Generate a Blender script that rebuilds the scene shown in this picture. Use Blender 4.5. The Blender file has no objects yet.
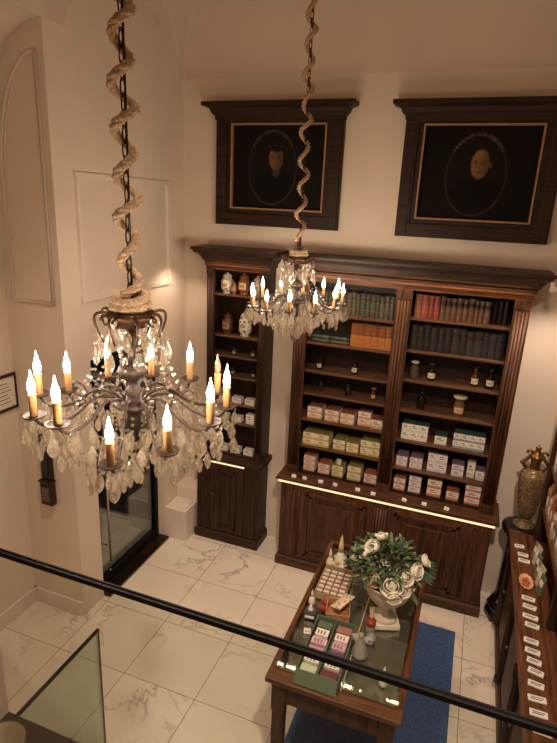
import bpy, bmesh, math, random
from mathutils import Vector, Matrix
random.seed(7)
S = bpy.context.scene
COL = S.collection
PI = math.pi

# ------------------------------------------------------------------ materials
def nodes(name):
    m = bpy.data.materials.new(name); m.use_nodes = True
    nt = m.node_tree; nt.nodes.clear()
    out = nt.nodes.new('ShaderNodeOutputMaterial')
    return m, nt, out
def N(nt, t, **kw):
    n = nt.nodes.new(t)
    for k, v in kw.items():
        if k in n.inputs: n.inputs[k].default_value = v
        else: setattr(n, k, v)
    return n
def rgb(h, g=1.0):
    h = h.lstrip('#'); c = [int(h[i:i+2], 16)/255 for i in (0, 2, 4)]
    return tuple([(x/12.92 if x <= .04045 else ((x+.055)/1.055)**2.4)*g for x in c]+[1])
def ramp(nt, fac, stops):
    r = nt.nodes.new('ShaderNodeValToRGB'); e = r.color_ramp.elements
    e[0].position, e[0].color = stops[0]; e[1].position, e[1].color = stops[-1]
    for p, c in stops[1:-1]:
        x = e.new(p); x.color = c
    nt.links.new(fac, r.inputs[0]); return r.outputs[0]
def plain(name, c, rough=.5, metal=0, spec=.5, vary=.12, scale=30, coat=0, bump=0):
    m, nt, out = nodes(name)
    b = N(nt, 'ShaderNodeBsdfPrincipled', Roughness=rough, Metallic=metal)
    b.inputs['Specular IOR Level'].default_value = spec
    if coat: b.inputs['Coat Weight'].default_value = coat
    tc = N(nt, 'ShaderNodeTexCoord'); no = N(nt, 'ShaderNodeTexNoise', Scale=scale, Detail=3.0)
    nt.links.new(tc.outputs['Object'], no.inputs['Vector'])
    d = tuple([x*(1-vary) for x in c[:3]]+[1]); l = tuple([min(1, x*(1+vary)) for x in c[:3]]+[1])
    nt.links.new(ramp(nt, no.outputs['Fac'], [(.3, d), (.7, l)]), b.inputs['Base Color'])
    if bump:
        bp = N(nt, 'ShaderNodeBump', Strength=bump, Distance=.01)
        nt.links.new(no.outputs['Fac'], bp.inputs['Height']); nt.links.new(bp.outputs[0], b.inputs['Normal'])
    nt.links.new(b.outputs[0], out.inputs[0]); return m
def wood(name, c, axis, rough=.5, contrast=.62):
    m, nt, out = nodes(name)
    b = N(nt, 'ShaderNodeBsdfPrincipled', Roughness=rough); b.inputs['Specular IOR Level'].default_value = .3
    tc = N(nt, 'ShaderNodeTexCoord'); mp = N(nt, 'ShaderNodeMapping')
    sc = [28, 28, 28]; sc[axis] = 1.6; mp.inputs['Scale'].default_value = sc
    no = N(nt, 'ShaderNodeTexNoise', Scale=1.6, Detail=6.0, Roughness=.65, Distortion=.6)
    nt.links.new(tc.outputs['Object'], mp.inputs[0]); nt.links.new(mp.outputs[0], no.inputs['Vector'])
    d = tuple([x*(1-contrast) for x in c[:3]]+[1]); l = tuple([x*(1+contrast) for x in c[:3]]+[1])
    nt.links.new(ramp(nt, no.outputs['Fac'], [(.36, d), (.5, c), (.64, l)]), b.inputs['Base Color'])
    bp = N(nt, 'ShaderNodeBump', Strength=.12, Distance=.004)
    nt.links.new(no.outputs['Fac'], bp.inputs['Height']); nt.links.new(bp.outputs[0], b.inputs['Normal'])
    nt.links.new(b.outputs[0], out.inputs[0]); return m
def emit(name, c, s):
    m, nt, out = nodes(name); e = N(nt, 'ShaderNodeEmission', Color=c, Strength=s)
    nt.links.new(e.outputs[0], out.inputs[0]); return m
def clear(name, tint, gloss, rough=.03, body=None, bodyw=0, facing=.35):
    m, nt, out = nodes(name)
    t = N(nt, 'ShaderNodeBsdfTransparent', Color=tint); g = N(nt, 'ShaderNodeBsdfGlossy', Roughness=rough)
    lw = N(nt, 'ShaderNodeLayerWeight', Blend=facing)
    mul = N(nt, 'ShaderNodeMath', operation='MULTIPLY_ADD'); mul.inputs[1].default_value = gloss; mul.inputs[2].default_value = .03
    nt.links.new(lw.outputs['Fresnel'], mul.inputs[0])
    mx = N(nt, 'ShaderNodeMixShader'); nt.links.new(mul.outputs[0], mx.inputs[0])
    src = t.outputs[0]
    if body:
        d = N(nt, 'ShaderNodeBsdfDiffuse', Color=body); tr = N(nt, 'ShaderNodeBsdfTranslucent', Color=body)
        a = N(nt, 'ShaderNodeMixShader', Fac=.5); nt.links.new(d.outputs[0], a.inputs[1]); nt.links.new(tr.outputs[0], a.inputs[2])
        q = N(nt, 'ShaderNodeMixShader', Fac=bodyw); nt.links.new(src, q.inputs[1]); nt.links.new(a.outputs[0], q.inputs[2]); src = q.outputs[0]
    nt.links.new(src, mx.inputs[1]); nt.links.new(g.outputs[0], mx.inputs[2]); nt.links.new(mx.outputs[0], out.inputs[0])
    return m
def marble():
    m, nt, out = nodes('marble_tile')
    b = N(nt, 'ShaderNodeBsdfPrincipled', Roughness=.22); L = nt.links.new
    tc = N(nt, 'ShaderNodeTexCoord'); sep = N(nt, 'ShaderNodeSeparateXYZ'); L(tc.outputs['Object'], sep.inputs[0])
    def math_(op, a, v=None, c=None):
        n = N(nt, 'ShaderNodeMath', operation=op)
        for i, x in enumerate((a, v, c)):
            if x is None: continue
            if isinstance(x, (int, float)): n.inputs[i].default_value = x
            else: L(x, n.inputs[i])
        return n.outputs[0]
    u = math_('DIVIDE', math_('ADD', sep.outputs['X'], .5641+6), .6); v = math_('DIVIDE', math_('ADD', sep.outputs['Y'], .9313+.5823*12), .5823)
    iu, iv = math_('FLOOR', u), math_('FLOOR', v)
    cmb = N(nt, 'ShaderNodeCombineXYZ'); L(iu, cmb.inputs[0]); L(iv, cmb.inputs[1])
    wn = N(nt, 'ShaderNodeTexWhiteNoise', noise_dimensions='3D'); L(cmb.outputs[0], wn.inputs['Vector'])
    off = N(nt, 'ShaderNodeVectorMath', operation='SCALE', Scale=3.0); L(wn.outputs['Color'], off.inputs[0])
    ad = N(nt, 'ShaderNodeVectorMath', operation='ADD'); L(tc.outputs['Object'], ad.inputs[0]); L(off.outputs[0], ad.inputs[1])
    n0 = N(nt, 'ShaderNodeTexNoise', Scale=2.2, Detail=6.0, Roughness=.6, Distortion=.5); L(ad.outputs[0], n0.inputs['Vector'])
    ridge = math_('ABSOLUTE', math_('SUBTRACT', n0.outputs['Fac'], .5))
    n1 = N(nt, 'ShaderNodeTexNoise', Scale=1.7, Detail=2.0); L(ad.outputs[0], n1.inputs['Vector'])
    mask = ramp(nt, n1.outputs['Fac'], [(.46, (0, 0, 0, 1)), (.66, (1, 1, 1, 1))])
    vein = ramp(nt, ridge, [(0, (1, 1, 1, 1)), (.006, (.55, .55, .55, 1)), (.022, (0, 0, 0, 1))])
    vm = N(nt, 'ShaderNodeMath', operation='MULTIPLY'); L(mask, vm.inputs[0]); L(vein, vm.inputs[1])
    cloud = ramp(nt, n1.outputs['Fac'], [(.35, rgb('#e6d9c8')), (.7, rgb('#f0e5d6'))])
    mx = N(nt, 'ShaderNodeMix', data_type='RGBA'); mx.inputs['B'].default_value = rgb('#7f7468')
    vs = math_('MULTIPLY', vm.outputs[0], .75); L(vs, mx.inputs['Factor']); L(cloud, mx.inputs['A'])
    fu = math_('ABSOLUTE', math_('SUBTRACT', math_('FRACT', math_('ADD', u, .5)), .5)); fv = math_('ABSOLUTE', math_('SUBTRACT', math_('FRACT', math_('ADD', v, .5)), .5))
    gr = math_('LESS_THAN', math_('MINIMUM', fu, fv), .0042)
    m2 = N(nt, 'ShaderNodeMix', data_type='RGBA'); m2.inputs['B'].default_value = rgb('#857765'); L(gr, m2.inputs['Factor']); L(mx.outputs['Result'], m2.inputs['A'])
    L(m2.outputs['Result'], b.inputs['Base Color']); L(b.outputs[0], out.inputs[0]); return m

M = {}
M['wall'] = plain('plaster', rgb('#e5d5c3'), .85, vary=.03, scale=3, spec=.2)
M['ceil'] = plain('vault_plaster', rgb('#d8c5b3'), .9, vary=.03, scale=2, spec=.2)
M['trimw'] = plain('white_paint', rgb('#e8dacb'), .6, vary=.03, scale=4)
M['floor'] = marble()
M['wv'] = wood('walnut_upright', (.075, .030, .013, 1), 2)
M['wh'] = wood('walnut_level', (.082, .034, .015, 1), 0)
M['wy'] = wood('walnut_depth', (.082, .034, .015, 1), 1)
M['dv'] = wood('dark_oak_upright', (.036, .0165, .0085, 1), 2)
M['dh'] = wood('dark_oak_level', (.038, .0175, .009, 1), 0)
M['rv'] = wood('red_mahogany_upright', (.085, .033, .015, 1), 2)
M['rh'] = wood('red_mahogany_level', (.125, .047, .020, 1), 0, .32)
M['ry'] = wood('red_mahogany_depth', (.125, .047, .020, 1), 1, .32)
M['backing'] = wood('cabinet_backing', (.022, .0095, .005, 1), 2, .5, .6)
M['shelf_lit'] = wood('lit_shelf_wood', (.12, .060, .032, 1), 0, .55, .35)  # lighter brown puts the LED light on the shelf edges into the colour
M['ebony'] = plain('ebony', rgb('#1a1310'), .3, vary=.2)
M['frame'] = wood('picture_frame_wood', (.026, .0115, .0062, 1), 0, .55, .55)
M['gilt'] = plain('dull_gilt', rgb('#a37b55'), .6, .1, vary=.2, scale=80)
M['brass'] = plain('aged_brass', rgb('#8d6b40'), .35, .9, vary=.2)
M['bronze'] = plain('dark_bronze', rgb('#4a3324'), .42, .75, vary=.35, scale=60)
M['arm'] = plain('worn_bronze', rgb('#2f2119'), .5, .2, vary=.3, scale=60)
M['candle'] = plain('amber_candle_sleeve', rgb('#b98f5e'), .6, vary=.12, scale=40)
M['rope'] = plain('hemp_rope', rgb('#bda284'), .95, vary=.35, scale=160, spec=.1, bump=.6)
M['chain'] = plain('iron_chain', rgb('#33241b'), .45, .7)
M['bulb'] = emit('flame_bulb_glow', (1, .78, .58, 1), 255)
M['off'] = clear('unlit_flame_bulb', (.92, .85, .75, 1), .8, .05, (.75, .62, .45, 1), .3)
def cut_crystal():
    m, nt, out = nodes('cut_crystal')
    g = N(nt, 'ShaderNodeBsdfGlass', Roughness=.03, IOR=1.5, Color=(1, .97, .92, 1)); t = N(nt, 'ShaderNodeBsdfTransparent', Color=(1, .97, .92, 1)); d = N(nt, 'ShaderNodeBsdfTranslucent', Color=(.95, .9, .8, 1))
    a = N(nt, 'ShaderNodeMixShader', Fac=.25); q = N(nt, 'ShaderNodeMixShader', Fac=.13)
    nt.links.new(g.outputs[0], a.inputs[1]); nt.links.new(t.outputs[0], a.inputs[2]); nt.links.new(a.outputs[0], q.inputs[1]); nt.links.new(d.outputs[0], q.inputs[2]); nt.links.new(q.outputs[0], out.inputs[0]); return m
M['crystal'] = cut_crystal()
M['led'] = emit('led_strip_glow', (1, .72, .40, 1), 1.4)
M['glass'] = clear('door_glass', (.84, .86, .83, 1), .6, .01)
M['pane'] = clear('balustrade_glass', (.93, .955, .93, 1), .35, .02, facing=.12)
M['stairglass'] = clear('green_tinted_glass', (.84, .89, .82, 1), .35, .02, (.62, .66, .55, 1), .10, .2)
M['black'] = plain('black_metal', rgb('#0d0a09'), .6, 0, vary=.1, spec=.25)
M['bluewall'] = plain('dark_blue_paint', rgb('#22365a'), .4, vary=.1, scale=4)
M['greyjamb'] = plain('grey_paint', rgb('#7d7a72'), .6, vary=.04)
M['rug'] = plain('blue_rug_pile', rgb('#475f8a'), .95, vary=.45, scale=75, spec=.05, bump=.5)
M['cream'] = plain('cream_paper', rgb('#ece2d0'), .7, vary=.04)
M['paper'] = plain('white_card', rgb('#f4efe6'), .6, vary=.03)
M['ink'] = plain('dark_ink', rgb('#5a4a40'), .7, vary=.2)
M['ceramic'] = plain('white_ceramic', rgb('#e9dcc6'), .35, vary=.05, scale=8, coat=.2)
M['leaf'] = plain('green_leaf', rgb('#3b5036'), .65, vary=.4, scale=25)
M['leaf2'] = plain('pale_green_leaf', rgb('#6f8250'), .65, vary=.3, scale=25)
M['petal'] = plain('ivory_petal', rgb('#f3ebd8'), .7, vary=.08)
M['pinkpetal'] = plain('dusty_pink_petal', rgb('#c9a58c'), .7, vary=.12)
M['tableglass'] = clear('table_glass', (.90, .91, .87, 1), .6, .03, facing=.3)
M['felt'] = plain('olive_case_lining', rgb('#8c8678'), .8, vary=.15, scale=12)
M['traygreen'] = plain('sage_green_card', rgb('#606f58'), .6, vary=.06)
M['crate'] = wood('pale_crate_wood', (.42, .22, .10, 1), 0, .6, .3)
M['red'] = plain('red_lacquer', rgb('#96302a'), .45, vary=.15)
M['clearobj'] = clear('clear_glass', (.90, .92, .88, 1), .9, .03, (.95, .92, .85, 1), .5, .4)
M['majolica'] = None
def majolica(name, c1, c2, scale, th=.09):
    m, nt, out = nodes(name); b = N(nt, 'ShaderNodeBsdfPrincipled', Roughness=.25)
    tc = N(nt, 'ShaderNodeTexCoord'); v = N(nt, 'ShaderNodeTexVoronoi', Scale=scale); v.feature = 'DISTANCE_TO_EDGE'
    no = N(nt, 'ShaderNodeTexNoise', Scale=scale*.6, Detail=3.0, Distortion=1.5)
    nt.links.new(tc.outputs['Object'], v.inputs['Vector']); nt.links.new(tc.outputs['Object'], no.inputs['Vector'])
    ad = N(nt, 'ShaderNodeMath', operation='MULTIPLY'); nt.links.new(v.outputs['Distance'], ad.inputs[0]); nt.links.new(no.outputs['Fac'], ad.inputs[1])
    nt.links.new(ramp(nt, ad.outputs[0], [(.0, c1), (th, c1), (th*1.45, c2), (1, c2)]), b.inputs['Base Color'])
    nt.links.new(b.outputs[0], out.inputs[0]); return m
M['majolica'] = majolica('painted_majolica', rgb('#9c8059'), rgb('#33261f'), 80, .045)
M['bluejar'] = majolica('blue_painted_ceramic', rgb('#e6ddcc'), rgb('#2c3f86'), 26)
M['paint'] = None
def colmat():
    m, nt, out = nodes('oil_paint'); b = N(nt, 'ShaderNodeBsdfPrincipled', Roughness=.75); b.inputs['Specular IOR Level'].default_value = .12
    a = N(nt, 'ShaderNodeVertexColor', layer_name='paint'); nt.links.new(a.outputs[0], b.inputs['Base Color'])
    nt.links.new(b.outputs[0], out.inputs[0]); return m
M['paint'] = colmat()
_c = {}
def colour(h, rough=.5, **k):
    if (h, rough) not in _c: _c[(h, rough)] = plain('pigment_'+h.strip('#'), rgb(h), rough, vary=.14, scale=60, **k)
    return _c[(h, rough)]
def tinted(h, w=.55):
    k = ('t', h)
    if k not in _c: _c[k] = clear('tinted_glass_'+h.strip('#'), rgb(h), .8, .05, rgb(h), w, .4)
    return _c[k]

# ------------------------------------------------------------------ mesh builder
class MB:
    def __init__(s): s.bm = bmesh.new()
    def face(s, pts, mi=0, smooth=False):
        f = s.bm.faces.new([s.bm.verts.new(p) for p in pts]); f.material_index = mi; f.smooth = smooth; return f
    def box(s, x0, x1, y0, y1, z0, z1, mi=0, bev=0, rot=0, top=None):
        b = bmesh.new(); bmesh.ops.create_cube(b, size=1)
        for v in b.verts: v.co = Vector((v.co.x*(x1-x0), v.co.y*(y1-y0), v.co.z*(z1-z0)))
        for f in b.faces:
            f.material_index = mi
            f.normal_update()
            if top is not None and f.normal.z > .9: f.material_index = top
        if bev: bmesh.ops.bevel(b, geom=b.edges[:], offset=bev, segments=2, profile=.5, affect='EDGES')
        R = Matrix.Rotation(rot, 4, 'Z'); c = Vector(((x0+x1)/2, (y0+y1)/2, (z0+z1)/2))
        for v in b.verts: v.co = R @ v.co + c
        s.add(b); return s
    def add(s, b, mat=None):
        if mat is not None: bmesh.ops.transform(b, matrix=mat, verts=b.verts[:])
        vm = {v: s.bm.verts.new(v.co) for v in b.verts}
        for f in b.faces:
            try:
                g = s.bm.faces.new([vm[v] for v in f.verts]); g.material_index = f.material_index; g.smooth = f.smooth
            except ValueError: pass
        b.free(); return s
    def lathe(s, prof, n=20, mi=0, c=(0, 0, 0), sx=1, sy=1, smooth=True, mat=None, a0=0, mats=None):
        rings = []
        for r, z in prof:
            if r < 1e-5: rings.append([s.bm.verts.new(s._t((0, 0, z), c, mat))])
            else: rings.append([s.bm.verts.new(s._t((r*sx*math.cos(a0+2*PI*i/n), r*sy*math.sin(a0+2*PI*i/n), z), c, mat)) for i in range(n)])
        for k in range(len(rings)-1):
            A, B = rings[k], rings[k+1]
            for i in range(n):
                j = (i+1) % n
                if len(A) == 1 and len(B) == 1: break
                vs = [A[0], B[j], B[i]] if len(A) == 1 else ([A[i], A[j], B[0]] if len(B) == 1 else [A[i], A[j], B[j], B[i]])
                f = s.bm.faces.new(vs); f.material_index = mats[k] if mats else mi; f.smooth = smooth
        for R, fl in ((rings[0], True), (rings[-1], False)):
            if len(R) > 1:
                f = s.bm.faces.new(R[::-1] if fl else R); f.material_index = mats[0 if fl else -1] if mats else mi
        return s
    def _t(s, p, c, mat):
        v = Vector(p)
        if mat is not None: v = mat @ v
        return v + Vector(c)
    def tube(s, path, r, n=8, mi=0, closed=False):
        P = [Vector(p) for p in path]; k = len(P); rings = []
        up = None
        for i in range(k):
            a = P[i-1] if (i > 0 or closed) else P[i]; b = P[(i+1) % k] if (i < k-1 or closed) else P[i]
            t = (b-a).normalized()
            if up is None: up = t.orthogonal().normalized()
            up = (up - t*up.dot(t))
            up = up.normalized() if up.length > 1e-6 else t.orthogonal().normalized()
            w = t.cross(up); rr = r[i] if isinstance(r, (list, tuple)) else r
            rings.append([s.bm.verts.new(P[i]+rr*(math.cos(2*PI*q/n)*up+math.sin(2*PI*q/n)*w)) for q in range(n)])
        for i in range(k if closed else k-1):
            A, B = rings[i], rings[(i+1) % k]
            for q in range(n):
                f = s.bm.faces.new([A[q], A[(q+1) % n], B[(q+1) % n], B[q]]); f.smooth = True; f.material_index = mi
        if not closed:
            for R in (rings[0][::-1], rings[-1]):
                f = s.bm.faces.new(R); f.material_index = mi
        return s
    def ball(s, c, r, mi=0, seg=12, sx=1, sy=1, sz=1):
        k = max(4, seg//2)
        return s.lathe([(r*math.sin(PI*i/k) if 0 < i < k else 0, -r*sz*math.cos(PI*i/k)) for i in range(k+1)], seg, mi, c, sx, sy)
    def sweep(s, prof, path, mi=0):
        # prof: closed loop of (outward, up); path: open polyline of (x, y), outward lies on its right-hand side
        n = len(path); secs = []
        for i, p in enumerate(path):
            p = Vector(p)
            ns = []
            if i > 0: d = (p-Vector(path[i-1])).normalized(); ns.append(Vector((d.y, -d.x)))
            if i < n-1: d = (Vector(path[i+1])-p).normalized(); ns.append(Vector((d.y, -d.x)))
            o = ns[0] if len(ns) == 1 else (ns[0]+ns[1])/(1+ns[0].dot(ns[1]))
            secs.append([s.bm.verts.new((p.x+o.x*a, p.y+o.y*a, b)) for a, b in prof])
        m = len(prof)
        for i in range(n-1):
            for q in range(m):
                f = s.bm.faces.new([secs[i][q], secs[i][(q+1) % m], secs[i+1][(q+1) % m], secs[i+1][q]]); f.material_index = mi
        for R in (secs[0][::-1], secs[-1]):
            f = s.bm.faces.new(R); f.material_index = mi
        return s
    def build(s, name, mats, parent=None, loc=None, rz=0):
        bmesh.ops.recalc_face_normals(s.bm, faces=s.bm.faces[:])
        me = bpy.data.meshes.new(name); s.bm.to_mesh(me); s.bm.free()
        if not isinstance(mats, (list, tuple)): mats = [mats]
        for m in mats: me.materials.append(M[m] if isinstance(m, str) else m)
        o = bpy.data.objects.new(name, me); COL.objects.link(o)
        if parent: o.parent = parent
        if loc: o.location = loc
        if rz: o.rotation_euler.z = rz
        return o
def tag(o, label, cat, group=None):
    o['label'] = label; o['category'] = cat
    if group: o['group'] = group
    return o
def thing(name, label, cat, loc=(0, 0, 0), group=None, rz=0):
    o = bpy.data.objects.new(name, None); COL.objects.link(o); o.location = loc; o.rotation_euler.z = rz; o.empty_display_size = .05
    return tag(o, label, cat, group)
def struct(o): o['kind'] = 'structure'; return o
def dup(o, loc, label, parent=None, rz=None, scale=None, group=None):
    c = o.copy(); COL.objects.link(c)
    if loc is not None: c.location = loc
    if label: c['label'] = label
    if group: c['group'] = group
    if rz is not None: c.rotation_euler.z = rz
    if scale: c.scale = scale
    if parent: c.parent = parent
    for ch in list(o.children): dup(ch, None, None, c)
    return c
ORD = ['first', 'second', 'third', 'fourth', 'fifth', 'sixth', 'seventh', 'eighth', 'ninth', 'tenth', 'eleventh', 'twelfth', 'thirteenth', 'fourteenth', 'fifteenth', 'sixteenth', 'seventeenth', 'eighteenth']

# ------------------------------------------------------------------ room shell
XL, XN, XR, YP = -1.225, -1.745, 2.55, -1.73
YF = -7.0
struct(MB().box(-2.9, XR+.1, YF-.1, .12, -.1, 0).build('floor', 'floor'))
struct(MB().box(XL-.18, XR+.1, 0, .12, 0, 5.6).build('wall_back', 'wall'))
b = MB()
b.box(XN-.1, XL, YP, -1.47, 0, 5.0).box(XL-.18, XL, -1.47, -.45, 2.21, 5.4).box(XL-.18, XL, -.45, 0, 0, 5.2)
struct(b.build('wall_left', 'wall'))
struct(MB().box(XN-.1, XN, YF, YP, 0, 4.2).build('wall_niche', 'wall'))
struct(MB().box(XR, XR+.1, YF, 0, 0, 5.6).build('wall_right', 'wall'))
struct(MB().box(XN-.1, XR+.1, YF-.1, YF, 0, 5.6).build('wall_front', 'wall'))
def ceil_z(x, y):
    if x < XL-1e-4 and y < YP-1e-4 or x < XL-.01:
        q = min(1, max(0, (XL+.0-x)/(XL-XN)))
        return 3.60+.88*math.sqrt(max(0, 1-q*q))
    def e(d, rise=.95, run=1.7): t = min(1, max(0, d/run)); return 4.48+rise*math.sqrt(1-(1-t)**2)
    z = min(e(-y), e(x-XL), e(XR-x))
    t = (y+.79)/.73
    if abs(t) < 1: z = max(z, 4.46+.45*math.sqrt(1-t*t))
    return z
xs = [XN+(XL-XN)*i/12 for i in range(12)]+[XL-.001]+[XL+3.775*(i/90)**1.3 for i in range(91)]
ys = [-2.6*(i/140)**1.0 for i in range(141)]+[-3.2, -4, -5, -6, YF]
b = MB(); g = [[b.bm.verts.new((x, y, ceil_z(x, y))) for y in ys] for x in xs]
for i in range(len(xs)-1):
    for j in range(len(ys)-1):
        if xs[i+1] <= XL and ys[j] > YP+.03: continue
        f = b.bm.faces.new([g[i][j], g[i+1][j], g[i+1][j+1], g[i][j+1]]); f.smooth = True
struct(b.build('ceiling', 'ceil'))
# vestibule beyond the glass door
b = MB().box(-2.9, -2.8, -1.70, -.16, 0, 3).box(-1.82, XL-.18, -.26, -.16, 0, 3)
struct(b.build('wall_vestibule', 'greyjamb'))
struct(MB().box(-2.9, XL-.18, -1.70, -.16, 2.9, 3.0).build('ceiling_vestibule', 'ceil'))
struct(MB().box(-2.8, XN-.1, -1.70, -1.60, 0, 3).build('wall_vestibule_side', 'greyjamb'))
b = MB().box(-2.8, -1.82, -.26, -.16, 0, 2.9).box(-2.75, -2.35, -.275, -.26, .1, 2.7).box(-2.27, -1.87, -.275, -.26, .1, 2.7)
struct(b.build('wall_vestibule_screen', 'bluewall'))
# mouldings
def rect_moulding(b, o, u, v, n, w=.03, h=.012):
    # o corner, u and v edge vectors, n outward
    o, u, v, n = map(Vector, (o, u, v, n)); un, vn = u.normalized(), v.normalized()
    def bar(p, d, L, s):
        b.face  # quad prism
        q = [p, p+d*L, p+d*L+s*w, p+s*w]; t = [x+n*h for x in [q[0]+d*0+s*w*.2, q[1]+s*w*.2, q[2]-s*w*.2, q[3]-s*w*.2]]
        V = [b.bm.verts.new(x) for x in q+t]
        for f in ((4, 5, 6, 7), (0, 1, 5, 4), (1, 2, 6, 5), (2, 3, 7, 6), (3, 0, 4, 7), (3, 2, 1, 0)): b.bm.faces.new([V[k] for k in f])
    bar(o, un, u.length, vn); bar(o+v, un, u.length, -vn); bar(o+vn*w, vn, v.length-2*w, un); bar(o+u+vn*w, vn, v.length-2*w, -un)
b = MB(); rect_moulding(b, (XL, -1.53, 2.67), (0, 1.245, 0), (0, 0, .935), (1, 0, 0), .045, .02)
struct(b.build('trim_1', 'trimw'))
b = MB(); x0, x1, zb, zt = -1.655, -1.29, 2.68, 3.50
pts = [(x1, YP, zb), (x0, YP, zb), (x0, YP, zt)]
for i in range(1, 13): pts.append((x0+(x1-x0)*(1-math.cos(PI/2*i/12)), YP, zt+.80*math.sin(PI/2*i/12)))
b.tube([(p[0], p[1]-.004, p[2]) for p in pts], .011, 6, closed=True); b.tube([(p[0]+(.022 if p[0] < -1.5 else -.022), p[1]-.002, p[2]+(.02 if p[2] < 3 else -.03)) for p in pts], .005, 6, closed=True)
struct(b.build('trim_2', 'trimw'))
b = MB().box(XN, XN+.02, YF, YP, 0, .14); struct(b.build('baseboard_niche', 'trimw'))
b = MB().box(XN, XL+.0, YP-.02, YP, 0, .14); struct(b.build('baseboard_pier', 'trimw'))
b = MB().box(XL, -.975, -.445, 0, 0, .35, bev=.006).box(XL, -.975, -.20, 0, .35, .50, bev=.006).box(XL+.02, -1.0, -.40, -.22, .35, .362, bev=.003)
struct(b.build('trim_plinth', 'trimw'))
# glass door
d = thing('glass_door', 'dark framed glass door in the left wall beyond the large chandelier', 'door', (XL-.10, -.96, 0)); d['kind'] = 'structure'
d.name = 'door_1'
b = MB().box(-.03, .03, -.50, -.455, 0.02, 2.19).box(-.03, .03, .455, .50, 0.02, 2.19).box(-.03, .03, -.455, .455, 2.14, 2.19).box(-.03, .03, -.455, .455, .02, .09)
b.build('door_frame', 'black', d)
MB().box(-.005, .005, -.455, .455, .09, 2.14).build('door_glass', 'glass', d)
MB().tube([(.05, -.33, .25), (.05, -.33, 1.9)], .011, 10).tube([(.0, -.33, .4), (.05, -.33, .4)], .008).tube([(.0, -.33, 1.75), (.05, -.33, 1.75)], .008).build('door_handle', plain('brushed_steel', rgb('#b9ab98'), .3, .8), d)
b = MB().box(-.03, .155, -.50, .50, 0, .018); b.build('threshold', 'ebony', d)
MB().box(.04, .12, .10, .32, .018, .032, bev=.003).build('floor_hinge', 'bronze', d)

# ------------------------------------------------------------------ cabinets
def raised_panel(b, x0, x1, z0, z1, y, d=.016, mi=0, mw=.03):
    # recessed moulding ring and raised field on a front facing -y
    for w, t in ((0, d), (mw*.55, d*.55)):
        b.box(x0+w, x1-w, y-t, y, z0+w, z0+w+mw*.5, mi).box(x0+w, x1-w, y-t, y, z1-w-mw*.5, z1-w, mi)
        b.box(x0+w, x0+w+mw*.5, y-t, y, z0+w, z1-w, mi).box(x1-w-mw*.5, x1-w, y-t, y, z0+w, z1-w, mi)
    f = mw*1.8
    b.box(x0+f, x1-f, y-d*.7, y, z0+f, z1-f, mi, bev=d*.3)
def pilaster(b, x0, x1, y, z0, z1, n=4, d=.014):
    # reeds standing on a flat stile
    w = (x1-x0)/n
    for i in range(n):
        cx = x0+w*(i+.5)
        b.lathe([(w*.46, z0), (w*.46, z1)], 10, 0, (cx, y, 0), 1, d/(w*.46))
CROWN = lambda o, z: [(0, z), (.012, z), (.012, z+.035), (.03, z+.05), (.034, z+.07), (.06, z+.10), (.09, z+.115), (.095, z+.135), (.11, z+.14), (.11, z+.165), (0, z+.165)]

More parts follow.
